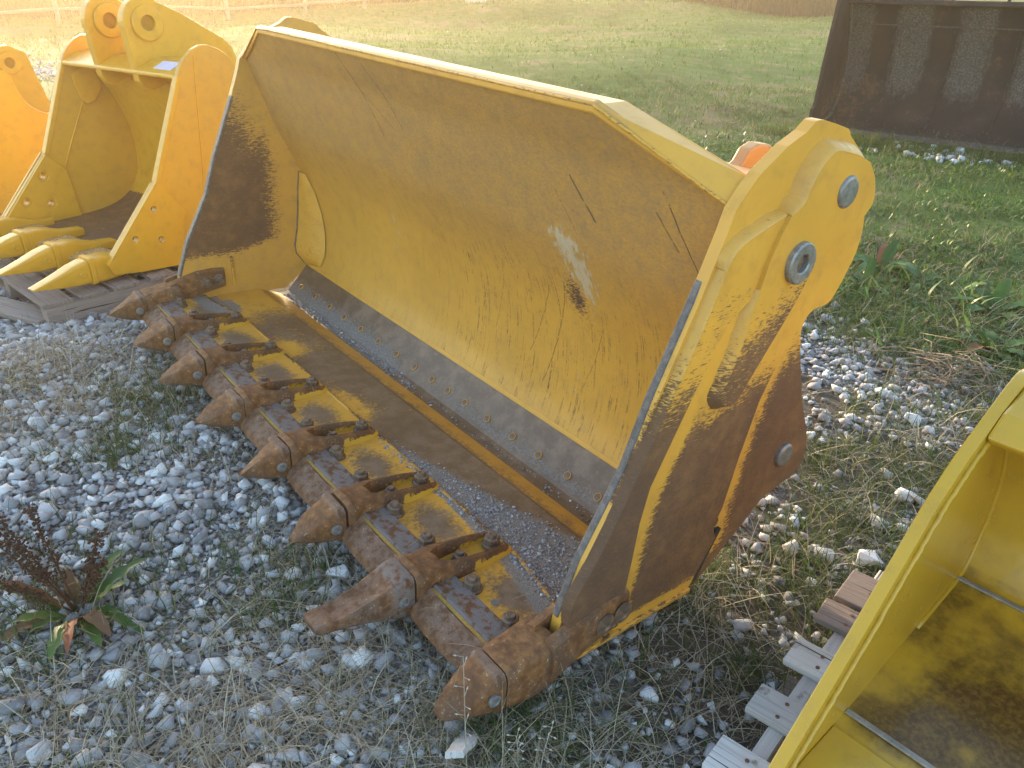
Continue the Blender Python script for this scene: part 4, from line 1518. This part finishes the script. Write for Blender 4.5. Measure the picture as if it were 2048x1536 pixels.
# floor and back in one curved sheet
FL = catmull([(.0, .215), (.30, .205), (.62, .215), (.80, .27), (.90, .38), (.935, .52), (.925, .70), (.86, .90), (.78, 1.04), (.74, 1.10)], 6)
rows_i = [[(x, q[0], q[1]) for x in np.linspace(-WA + .033, WA - .033, 24)] for q in FL]
def offs(q0, q1, d):
    t = np.array(q1) - np.array(q0)
    t = t / np.linalg.norm(t)
    return t[1] * d, -t[0] * d
rows_o = []
for i, q in enumerate(FL):
    dy, dz = offs(FL[max(i - 1, 0)], FL[min(i + 1, len(FL) - 1)], .022)
    rows_o.append([(x, q[0] + dy, q[1] + dz) for x in np.linspace(WA - .033, -WA + .033, 24)])
mb = MB().sheet(rows_i)
mb.sheet(rows_o)
mb.build("shell", M['excavator'], ex, True, recalc=False, attrs={'wear': lambda x, y, z: .95 if (y < .86 and z < .29) else (.25 if z < .45 else 0.0), 'dust': lambda x, y, z: .35 if y < .15 else .05})
MB().prism([(-.02, .200), (-.02, .216), (.02, .238), (.17, .232), (.17, .190)], -WA + .033, WA - .033).build("cutting_edge", M['excavator'], ex, bevel=.003, attrs={'wear': lambda x, y, z: .4, 'dust': lambda x, y, z: .55})
# top cross bar (box section) and its lip
MB().prism([(.588, 1.108), (.588, 1.128), (.70, 1.180), (.80, 1.19), (.88, 1.12), (.86, 1.0), (.76, 1.06), (.70, 1.10)], -WA + .033, WA - .033).build("cross_bar", M['excavator'], ex, bevel=.006)
MB().prism([(.645, .90), (.62, 1.05), (.70, 1.10), (.80, 1.07), (.79, .95), (.74, .885), (.68, .87)], -WA + .0325, -WA + .05).build("corner_gusset", M['excavator'], ex, bevel=.006)
BASE_EAR = [(.93, 1.405), (1.05, 1.335), (1.177, 1.262), (1.225, 1.215), (1.248, 1.16), (1.24, 1.05), (1.18, .93), (1.05, .85), (.93, .90), (.87, .98), (.77, 1.042), (.72, 1.030), (.669, 1.016), (.625, 1.035), (.604, 1.070), (.596, 1.128), (.585, 1.25)]
for x in (-.2, .2):
    ear(ex, x, .711, 1.362, 1.0, M['excavator'], BASE_EAR)
MB().loft([[(x, .622, 1.1448), (x, .692, 1.1773), (x, .692, 1.1793), (x, .622, 1.1468)] for x in (.36, .53)]).build("sticker", M['paper'], ex)
for x in (-.565, -.188, .188, .565):
    wedge_tooth(ex, x, M['excavator'])

# smaller bucket further along the row
el = empty("excavator_bucket", (-4.417, -.343, 0), YA)
tag(el, "smaller orange-yellow excavator bucket at the left edge behind the one with twin ears", "excavator bucket", "excavator buckets set out in the yard")
WL = .52
L_SIDE = [(-.02, .20), (.10, .45), (.25, .80), (.33, 1.0), (.365, 1.045), (.40, 1.036), (.433, 1.006), (.445, .95), (.458, .90), (.478, .845), (.51, .80), (.555, .765), (.61, .742), (.74, .72), (.80, .68), (.84, .58), (.82, .40), (.70, .24), (.50, .15), (.25, .13), (.02, .16)]
for sx in (-1, 1):
    a, b = (WL - .028, WL) if sx > 0 else (-WL, -WL + .028)
    MB().prism(L_SIDE, a, b).build("side_plate", M['excavator'], el, bevel=.004)
    a, b = (WL + .0005, WL + .012) if sx > 0 else (-WL - .012, -WL - .0005)
    MB().prism([(-.02, .19), (.05, .27), (.25, .267), (.42, .255), (.44, .14), (.02, .15)], a, b).build("side_cutter", M['excavator'], el, bevel=.003)
FLL = catmull([(0, .17), (.25, .155), (.50, .17), (.68, .26), (.78, .42), (.79, .58), (.72, .70)], 6)
MB().sheet([[(x, q[0], q[1]) for x in np.linspace(-WL + .028, WL - .028, 12)] for q in FLL]).build("shell", M['excavator'], el, True, recalc=False)
for x in (-.17, .17):
    ear(el, x, .58, 1.05, .82, M['excavator'], [(.705, 1.11), (.73, 1.0), (.765, .85), (.79, .74), (.80, .66), (.66, .62), (.55, .64), (.48, .80), (.468, 1.0)])
for x in (-.44, -.15, .15, .44):
    wedge_tooth(el, x, M['excavator'], .165, -.07, -.30, .9)


# ---- bright bucket in the right foreground
br = empty("excavator_bucket", (1.93, .203, .0), 0)
tag(br, "glossy lemon-yellow bucket cut off by the right edge in the foreground", "excavator bucket", "excavator buckets set out in the yard")
B0 = np.array([.203, 0])
def bl(L):
    return [(a - .203, b) for a, b in L]
EDGE = [(.185, .190), (.203, .212), (.30, .306), (.421, .424), (.548, .557), (.632, .645), (.73, .720), (.82, .769), (.90, .811), (.95, .833), (.985, .842), (1.02, .838)]
B_SIDE = EDGE + [(1.09, .80), (1.14, .70), (1.16, .55), (1.14, .42), (1.06, .30), (.94, .225), (.64, .165), (.34, .130), (.20, .150)]
BW = 1.15
diced(MB().prism(bl(B_SIDE), 0, .022), "side_plate", M['lemon'], br, (1, 2), .04, {'wear': lambda x, y, z: 0.0}, .004)
MB().prism(bl(B_SIDE), BW - .022, BW).build("side_plate", M['lemon'], br, bevel=.004)
# raised flange following the leading edge, with a weld run on its inner side
c = catmull(EDGE, 4)
poly = [tuple(q) for q in c] + [(q[0] + .020, q[1] - .022) for q in c[::-1]]
MB().prism(bl(poly), -.006, .0225).build("edge_flange", M['lemon'], br, bevel=.005)
inner = [(q[0] + .018, q[1] - .022) for q in c[3:-6]]
MB().tube([(.026 + random.uniform(-.001, .001), q[0] - .203, q[1] + random.uniform(-.0015, .0015)) for q in catmull(inner, 3)], .0065, 8).build("weld_bead", M['lemon'], br, True)
inner2 = [(q[0] + .030, q[1] - .036) for q in c[6:22]]
BF = catmull([(.20, .165), (.341, .182), (.448, .20), (.636, .239), (.80, .272), (.919, .298), (.965, .325), (.99, .375), (1.012, .454), (1.010, .561), (.965, .68), (.90, .76)], 5)
rows = [[(x, q[0] - .203, q[1]) for x in np.linspace(.0222, BW - .0222, 40)] for q in BF]
def b_stain(x, y, z):
    yy = y + .203
    if z > .33:
        return .0
    n_ = float(fbm(x * 1.0 + 3, yy * 1.0, .22, 61))
    return (.40 + 1.2 * (n_ - .45) + .50 * math.exp(-((x - .34) / .16) ** 2 - ((yy - .66) / .16) ** 2) + .25 * math.exp(-((x - .12) / .08) ** 2 - ((yy - .5) / .14) ** 2)) * sstep(yy, .30, .46)
mb = MB().sheet(rows)
mb.build("shell", M['lemon'], br, True, recalc=False, attrs={'stain': b_stain, 'wear': lambda x, y, z: 0.0})
for (y, z) in ((.448, .2025), (.930, .304)):
    MB().box((.0225, y - .203 - .007, z - .002), (BW - .0225, y - .203 + .007, z + .004)).build("floor_seam", M['seam'], br, bevel=.002)
MB().tube([(.024, q[0] - .203, q[1]) for q in BF[18:]], .006, 8).build("weld_bead", M['lemon'], br, True)
MB().prism(bl([(.80, .755), (.86, .795), (.97, .83), (1.03, .82), (1.03, .70), (.96, .70), (.88, .72), (.82, .735)]), .0225, BW - .0225).build("cross_bar", M['lemon'], br, bevel=.008)
MB().prism(bl([(.19, .150), (.19, .168), (.30, .186), (.40, .197), (.40, .175)]), .0225, BW - .0225).build("cutting_edge", M['lemon'], br, bevel=.003)
for x in (.16, .5, .84):
    wedge_tooth(br, x, M['lemon'], .165, -.06, -.28, .9) if x > .9 else None


# ---- dark rusty loader bucket in the background
def dark_rust():
    k = NT("dark_rust_scuffed")
    o = k.obj()
    a = k.noise(o, 2.2, 5)
    b = k.noise(o, 16, 6, 0.65)
    c_ = k.noise(o, 70, 5, 0.65)
    col = k.mix(k.ramp(a, .35, .7), (0.036, 0.024, 0.021), (0.060, 0.037, 0.030))
    st_ = k.noise(k.scaled(o, (38, 38, 7)), 1.0, 5, .65)
    sc = k.ramp(k.m('ADD', k.attr('scuff'), k.m('ADD', k.m('MULTIPLY', k.m('SUBTRACT', b, .5), .9), k.m('MULTIPLY', k.m('SUBTRACT', st_, .5), 1.3))), .30, 1.0)
    col = k.mix(k.m('MULTIPLY', sc, .75), col, k.mix(k.ramp(c_, .4, .65), (0.070, 0.056, 0.047), (0.165, 0.148, 0.132)))
    col = k.mix(k.m('MULTIPLY', k.ramp(k.m('MULTIPLY', a, b), .29, .36), .55), col, (0.135, 0.070, 0.035))
    k.principled(col, .85, 0, k.bump(k.m('ADD', b, c_), .5, .006), .3)
    return k.mat


M['dark_rust'] = dark_rust()
dk = empty("loader_bucket", (-2.62, 7.77, 0), math.radians(9))
tag(dk, "dark rusty loader bucket standing on the grass at the upper right", "loader bucket")
DW = 3.6
D_SIDE = [(-.10, .0), (.0, .02), (.015, .22), (.055, .24), (.08, .31), (.135, .66), (.20, 1.0), (.27, 1.32), (.32, 1.55), (.55, 1.6), (.90, 1.45), (1.1, 1.1), (1.1, .5), (.9, .0)]
MB().prism(D_SIDE, -.02, .02).build("side_plate", M['dark_rust'], dk, bevel=.006)
MB().prism(D_SIDE, DW - .02, DW + .02).build("side_plate", M['dark_rust'], dk, bevel=.006)
DP = catmull([(.02, .045), (.34, .055), (.52, .11), (.66, .25), (.74, .45), (.76, .70), (.71, .95), (.64, 1.15), (.57, 1.30)], 5)
xsD = np.linspace(.02, DW - .02, 110)
def d_sc(x, y, z):
    band = 0
    for c0 in (.09, .70, 1.32, 1.94, 2.56, 3.18):
        u_ = abs(x - c0 - .06 * (z - .6)) / .225
        band = max(band, 1 - u_ ** 4 if u_ < 1 else 0)
    return band * .95 * sstep(z, .10, .55)
mb = MB().sheet([[(x, q[0], q[1]) for x in xsD] for q in DP])
mb.build("back_panel", M['dark_rust'], dk, True, recalc=False, attrs={'scuff': d_sc})
MB().sheet([[(x, q[0] + .03, q[1] + .0) for x in (DW - .02, .02)] for q in DP]).build("back_panel", M['dark_rust'], dk, recalc=False)
for c0 in (.48, 1.10, 1.72, 2.34, 2.96):
    q = [(c0 + (.03 * i / 30), DP[i][0] - .004, DP[i][1]) for i in range(6, 34)]
    MB().tube(q, .010, 6).build("wear_strip_weld", M['dark_rust'], dk, True, attrs={'scuff': lambda *a: .5})
MB().tube([(x, DP[33][0] - .004, DP[33][1]) for x in np.linspace(.1, DW - .1, 30)], .007, 6).build("seam_weld", M['dark_rust'], dk, True, attrs={'scuff': lambda *a: .9})
MB().tube([(.034, q[0] - .008, q[1]) for q in DP[5:]], .017, 6).build("weld_bead", M['dark_rust'], dk, True, attrs={'scuff': lambda *a: 1.1})
MB().prism([(-.12, .010), (-.12, .028), (-.04, .055), (.06, .05), (.06, .01)], -.03, DW + .03).build("cutting_edge", M['dark_rust'], dk, bevel=.006, attrs={'scuff': lambda *a: .7})
MB().prism([(.50, 1.285), (.52, 1.335), (.70, 1.33), (.70, 1.27)], .0205, DW - .0205).build("top_rim", M['dark_rust'], dk, bevel=.008)
for x in np.arange(.55, DW, .52):
    MB().box((x - .012, .55, 1.334), (x + .012, .60, 1.70)).build("guard_bar", M['dark_rust'], dk)
MB().box((.0205, .545, 1.68), (DW - .0205, .60, 1.74)).build("guard_rail", M['dark_rust'], dk)


# ================================================================== pallets
def plank(name, root, cx, cy, cz, lx, ly, lz, mat, rz=0.0, jit=.002):
    r = random
    mb = MB()
    n = 5
    secs = []
    for i in range(n + 1):
        x = -lx / 2 + lx * i / n
        w = ly / 2 + r.uniform(-jit, jit)
        secs.append([(x + r.uniform(-jit, jit), -w, -lz / 2), (x + r.uniform(-jit, jit), w, -lz / 2), (x + r.uniform(-jit, jit), w, lz / 2 + r.uniform(-jit, jit) * .5), (x + r.uniform(-jit, jit), -w, lz / 2 + r.uniform(-jit, jit) * .5)])
    mb.loft(secs)
    o = mb.build(name, mat, root, bevel=.003)
    o.location = (cx, cy, cz)
    o.rotation_euler = (0, 0, rz)
    return o


pb_ = empty("wooden_pallet", (1.745, .565, -.005), math.radians(8.5))
tag(pb_, "weathered wooden pallet with open slats under the lemon-yellow bucket", "pallet", "pallets under the buckets")
for (y, w_, brown) in ((.352, .140, 1), (.215, .094, 1), (.022, .096, 0), (-.168, .094, 0), (-.362, .096, 0)):
    o = plank("deck_board", pb_, .52 + random.uniform(-.006, .006) + (.0 if brown else -.0), y, .124, 1.04, w_, .018, M['wood_brown'] if brown else M['wood'], random.uniform(-.012, .012))
    for dx in (.075, .505, .96):
        for dy in (-.24, .24) if w_ < .12 else (-.3, 0, .3):
            nl = MB().lathe([(.0050, -.001), (.0050, .0012), (.001, .0016)], (0, 0, 0), 'z', 10).build("nail", M['nail'], o)
            nl.location = (-.52 + dx + random.uniform(-.008, .008), w_ * dy + random.uniform(-.004, .004), .0095)
for x in (.075, .52, .965):
    plank("stringer", pb_, x, .0, .070, .99, .040, .088, M['wood'] if x < .2 else M['wood_brown'], math.pi / 2)
for y in (.37, 0, -.37):
    plank("bottom_board", pb_, .52, y, .016, 1.04, .095, .017, M['wood_brown'])

pa_ = empty("wooden_pallet", (-2.55, -.10, 0.0), math.radians(6))
tag(pa_, "old grey-brown pallet under the bucket with twin hinge ears", "pallet", "pallets under the buckets")
for y, w_ in ((-.185, .15), (-.01, .14), (.16, .14), (.36, .14), (.56, .14), (.74, .14)):
    plank("deck_board", pa_, 0, y, .134, 1.24, w_, .020, M['wood_brown'], random.uniform(-.01, .01))
for x in (-.575, 0, .575):
    plank("stringer", pa_, x, .28, .072, 1.06, .085, .102, M['wood_brown'], math.pi / 2)
for y in (-.16, .28, .72):
    plank("bottom_board", pa_, 0, y, .012, 1.22, .12, .018, M['wood_brown'])
lp = plank("loose_board", None, -2.42, -.46, .045, .95, .13, .026, M['wood_brown'], math.radians(24))
lp.rotation_euler = (math.radians(8), 0, math.radians(24))
tag(lp, "loose rough board lying in the gravel in front of the old pallet", "board")

# grey wood scrap stuck in the gravel near the front tooth
sc_ = plank("wood_scrap", None, 1.405, -.185, .075, .16, .045, .016, M['wood'], 0, .004)
sc_.rotation_euler = (math.radians(12), math.radians(-38), math.radians(-52))
tag(sc_, "splintered pale grey wood scrap in the gravel below the nearest tooth", "wood scrap")


# ================================================================== fence, box, brush
fence = empty("rail_fence", (-31.5, 0, float(ground_h(-31.5, 12.0))))
tag(fence, "old wooden post and rail fence along the far edge of the lawn", "fence")
fy = [-11, -8.1, -5.2, -2.2, .8, 3.8, 6.75, 9.8, 12.9, 16.3, 19.2, 22.2, 25.1, 28.0, 31.0, 34]
gh0 = float(ground_h(-31.5, 12.0))
pm = None
for i, y in enumerate(fy):
    if pm is None:
        pm = MB().loft([superell(0, 0, .15, .15, 0, 10, 4), superell(0, 0, .14, .14, 1, 10, 4)])
        pm.v = [(x, z, y_ * 1.55 - .2) for x, y_, z in pm.v]
        o = pm.build("post", M['post'], fence)
        pme = o.data
    else:
        o = link(bpy.data.objects.new("post", pme), fence)
    o.location = (random.uniform(-.05, .05), y, float(ground_h(-31.5, y)) - gh0)
    o.rotation_euler = (random.uniform(-.03, .03), random.uniform(-.03, .03), 0)
for i in range(len(fy) - 1):
    for z in (.42, .82, 1.2):
        a = Vector((.08, fy[i] - .1, z + float(ground_h(-31.5, fy[i])) - gh0 + random.uniform(-.04, .04)))
        b = Vector((.08, fy[i + 1] + .1, z + float(ground_h(-31.5, fy[i + 1])) - gh0 + random.uniform(-.04, .04)))
        MB().tube([a, (a + b) / 2 + Vector((0, 0, random.uniform(-.03, .02))), b], .055, 6).build("rail", M['post'], fence, True)

ub = empty("utility_box", (-29.6, 23.9, float(ground_h(-29.6, 23.9))), math.radians(40))
tag(ub, "pale green utility box in the grass before the far fence", "utility box")
MB().box((-.42, -.35, 0), (.42, .35, .62)).build("cabinet", M['box_green'], ub, bevel=.03)
MB().prism([(-.39, .62), (.39, .62), (.34, .72), (-.34, .72)], -.46, .46).build("lid", M['box_green'], ub, bevel=.02)


def brush(n_c, x0, x1, y0, y1, hmin, hmax, name, mat, label):
    c = np.stack([rng.uniform(x0, x1, n_c), rng.uniform(y0, y1, n_c)], 1)
    per = 26
    p = np.repeat(c, per, 0) + rng.normal(0, .28, (n_c * per, 2))
    n = len(p)
    blades(name, p, rng.uniform(hmin, hmax, n), rng.uniform(.02, .05, n), np.abs(rng.normal(.25, .25, n)), mat, rng.uniform(0, 1, n), .5, 3, label=label)


M['far_weed'] = leafy("far_weed", (0.036, 0.028, 0.019), (0.060, 0.046, 0.030), (0.085, 0.07, 0.045), 0.9, 0.0)
brush(800, -34, -15.5, 34.0, 40.0, .6, 1.8, "tall_weeds", M['far_weed'], "tall brown weeds standing along the end of the lawn")
brush(500, -36.5, -33, 0, 36, .5, 1.6, "rough_growth", M['far_weed'], "rough dry growth beyond the far fence")
brush(420, -37, -33, -8, 36, .4, 1.2, "rough_undergrowth", M['far_weed'], "dark undergrowth beyond the far fence")


# ================================================================== plants
def leaf_rows(L, w, bend, n=7, fold=.25, wave=.0, tipw=.35):
    rows = []
    z = 0
    x = 0
    ang = bend[0]
    for i in range(n + 1):
        t = i / n
        hw = w * (math.sin(math.pi * min(1, t * .86 + .10)) ** .8) * (1 if t < 1 else .05) * .5
        wv = wave * math.sin(t * 19)
        rows.append([(x, -hw, z + fold * hw + wv), (x, 0, z), (x, hw, z + fold * hw - wv)])
        x += math.cos(ang) * L / n
        z += math.sin(ang) * L / n
        ang += (bend[1] - bend[0]) / n
    return rows


def leaf(root, mat, L, w, yaw, b0, b1, tint, wave=.004, z=0.0, stem=.03, name="leaf"):
    mb = MB().sheet(leaf_rows(L, w, (b0, b1), 7, .3, wave))
    mb.v = [(x + stem, y, z_) for x, y, z_ in mb.v]
    mb.add([(0, -.0018, 0), (0, .0018, 0), (stem, .002, 0), (stem, -.002, 0)], [(0, 1, 2, 3)])
    o = mb.build(name, mat, root, True, recalc=False, attrs={'tint': lambda *a: tint})
    o.rotation_euler = (0, 0, yaw)
    o.location = (0, 0, z)
    return o


r_ = random.Random(3)
weed_specs = [(.31, 3.81, .24, 9, "bright green broad-leaved weed with an upright leaf beside the big bucket's rim"),
              (.57, 3.72, .22, 8, "low broad-leaved weed in the middle of the weeds behind the big bucket"),
              (.80, 3.66, .20, 8, "broad-leaved weed between the tall leafed one and the right edge"),
              (1.05, 3.58, .26, 9, "large broad-leaved weed nearest the right edge of the weedy strip"),
              (.40, 3.46, .20, 8, "broad-leaved weed just above the strip of pale stones"),
              (1.24, 3.1, .20, 8, "broad-leaved weed above the heap of dry twigs")]
for (x, y, L, nl, lab) in weed_specs:
    t = empty("broadleaf_weed", (x, y, float(ground_h(x, y))), r_.uniform(0, 6))
    tag(t, lab, "weed", "broad-leaved weeds behind the big bucket")
    for i in range(nl):
        up = r_.uniform(.15, .75) if i else 1.15
        leaf(t, M['weed_leaf'] if r_.random() < .95 else M['dead_leaf'], L * r_.uniform(.7, 1.1), L * r_.uniform(.22, .34), i * 2.4 + r_.uniform(-.4, .4), up, up - r_.uniform(.7, 1.3), r_.uniform(.1, 1), .004, .012)

# small clover-like ground cover among the weeds: far too many leaves to count
p = clumped(7500, 9, .07, 3.2, 9.5, .3, lambda c: turf_w(c) * S(fbm(c[:, 0], c[:, 1], .6, 91), .40, .58) * (1 - .8 * S(-c[:, 0], 1.5, 4.5)))
n = len(p)
blades("ground_cover", p, rng.uniform(.022, .055, n), rng.uniform(.011, .024, n), np.abs(rng.normal(.85, .4, n)), M['weed_leaf'], rng.uniform(0, 1, n), .7, 2, zoff=.012, label="small round leaved ground cover among the grass")

p = np.stack([rng.normal(.75, .55, 700), rng.normal(3.55, .30, 700)], 1)
p = np.concatenate([p, np.stack([rng.normal(1.35, .25, 200), rng.normal(2.95, .22, 200)], 1)])
p = keep(p, S(fbm(p[:, 0], p[:, 1], .3, 63), .36, .52))
n = len(p)
blades("weed_leaves", p, rng.uniform(.06, .17, n), rng.uniform(.014, .036, n), np.abs(rng.normal(.75, .4, n)), M['weed_leaf'], rng.uniform(0, 1, n), .9, 4, label="tangle of leafy green weeds beyond the side plate")

# dock plant with seed stalks in the left foreground
dx, dy = .40, -.73
dock = empty("dock_plant", (dx, dy, float(ground_h(dx, dy))))
tag(dock, "dock weed with dark red seed stalks and withered leaves in the left foreground", "weed")
for i in range(17):
    dead = r_.random() < .5
    up = r_.uniform(.3, 1.1)
    leaf(dock, M['dead_leaf'] if dead else M['weed_leaf'], r_.uniform(.12, .22), r_.uniform(.022, .042), i * 2.4 + r_.uniform(-.4, .4), up, up - r_.uniform(.6, 1.5), r_.uniform(0, 1), .005, .01)
for i, (ax_, ay_, h) in enumerate(((-.16, -.10, .30), (-.10, -.16, .34), (-.20, -.02, .27), (.02, .10, .25), (-.05, -.2, .24), (.10, .08, .22), (-.26, -.12, .24))):
    mb = MB()
    stem = [(ax_ * t, ay_ * t, h * (t ** .9)) for t in np.linspace(0, 1, 8)]
    mb.tube(stem, [.003] * 4 + [.0018] * 4, 5)
    s_ = mb.build("stalk", M['seed'], dock, True, attrs={'tint': lambda *a: .8})
    mb = MB()
    for j in range(170):
        t = r_.uniform(.30, 1)
        b_ = np.array([ax_ * t, ay_ * t, h * t ** .9]) + np.array([r_.gauss(0, .009), r_.gauss(0, .009), r_.gauss(0, .006)])
        s0 = r_.uniform(.003, .0055)
        mb.add([tuple(b_ + np.array(q) * s0) for q in ((1, 0, 0), (-1, 0, 0), (0, 1, 0), (0, -1, 0), (0, 0, 1), (0, 0, -1))], [(0, 2, 4), (2, 1, 4), (1, 3, 4), (3, 0, 4), (2, 0, 5), (1, 2, 5), (3, 1, 5), (0, 3, 5)])
    mb.build("seed_head", M['seed'], s_, recalc=False, attrs={'tint': lambda x, y, z: abs(math.sin(x * 400 + z * 300))})

# pale grass stalks with husks near the front tooth
for (x, y, h, lx, ly, lab) in ((1.44, -.20, .30, -.06, .045, "tall pale grass stalk with husks in front of the nearest tooth"),
                               (1.50, -.10, .15, .01, -.015, "short grass stalk with white husks between the tooth stalk and the side plate"),
                               (1.545, -.075, .18, .015, .02, "grass stalk with white husks to the right of the nearest tooth")):
    t = empty("grass_stalk", (x, y, float(ground_h(x, y))))
    tag(t, lab, "grass stalk", "seeding grass stalks by the nearest tooth")
    mb = MB()
    mb.tube([(lx * q * q, ly * q * q, h * q) for q in np.linspace(0, 1, 9)], [.0016] * 5 + [.0009] * 4, 5)
    mb.build("stem", M['husk'], t, True, attrs={'tint': lambda *a: .2})
    mb = MB()
    for j in range(9):
        q = .45 + .55 * j / 8
        b_ = Vector((lx * q * q, ly * q * q, h * q))
        a = j * 2.1
        e = b_ + Vector((math.cos(a) * .014, math.sin(a) * .014, .006))
        mb.tube([b_, e], .0006, 4)
        d_ = (e - b_).normalized()
        mb.tube([e, e + d_ * .004, e + d_ * .009], [.0008, .0022, .0004], 5)
    mb.build("husks", M['husk'], t, True, attrs={'tint': lambda *a: .9})

# heap of dry twigs by the right edge
mb = MB()
for i in range(75):
    a = r_.uniform(0, 6.28)
    cx_, cy_ = 1.22 + r_.gauss(0, .12), 2.66 + r_.gauss(0, .10)
    L = r_.uniform(.08, .24)
    z = float(ground_h(cx_, cy_)) + abs(r_.gauss(.03, .03))
    p0 = Vector((cx_ - math.cos(a) * L, cy_ - math.sin(a) * L, z - .02))
    p1 = Vector((cx_ + r_.gauss(0, .03), cy_ + r_.gauss(0, .03), z + .03))
    p2 = Vector((cx_ + math.cos(a) * L, cy_ + math.sin(a) * L, z - .015))
    mb.tube([p0, p1, p2], [.0012, .0022, .001], 5)
tw = mb.build("twig_litter", M['twig'], None, True)
tag(tw, "tangled heap of dry twigs beside the weeds", kind='stuff')

# a few big pale stones that stand out
for (x, y, s, lab) in ((1.64, 1.20, .046, "largest pale stone beside the slatted pallet's back corner"), (1.33, 2.13, .05, "big pale stone on the bare patch above the lemon-yellow bucket"),
                       (.30, -.16, .036, "big white stone in the gravel before the middle teeth"), (.68, -.10, .04, "wide pale stone just left of the second tooth from the near end")):
    pv, pf = protos[int(s * 997) % len(protos)]
    me = bpy.data.meshes.new("stone")
    me.from_pydata([tuple(q * s) for q in pv], [], [tuple(int(i) for i in f) for f in pf])
    a = me.attributes.new('tint', 'FLOAT', 'POINT')
    a.data.foreach_set("value", [1.0] * len(pv))
    o = finish("stone", me, M['stone'], None, False, .003)
    o.location = (x, y, float(ground_h(x, y)) + s * .4)
    o.rotation_euler = (0, 0, s * 500)
    tag(o, lab, "stone", "pale stones larger than the gravel")


# ================================================================== warm volume added to imitate the glow of lens glare
def glare_haze():
    k = NT("glare_scatter")
    v = k.n("VolumePrincipled")
    v.inputs["Color"].default_value = (1.0, 0.83, 0.58, 1)
    v.inputs["Density"].default_value = 0.0030
    v.inputs["Anisotropy"].default_value = 0.62
    k.t.links.new(v.outputs[0], k.out.inputs["Volume"])
    o = MB().box((-200, -200, -3.0), (200, 200, 4.2)).build("glare_haze", k.mat)
    tag(o, kind='stuff')


glare_haze()
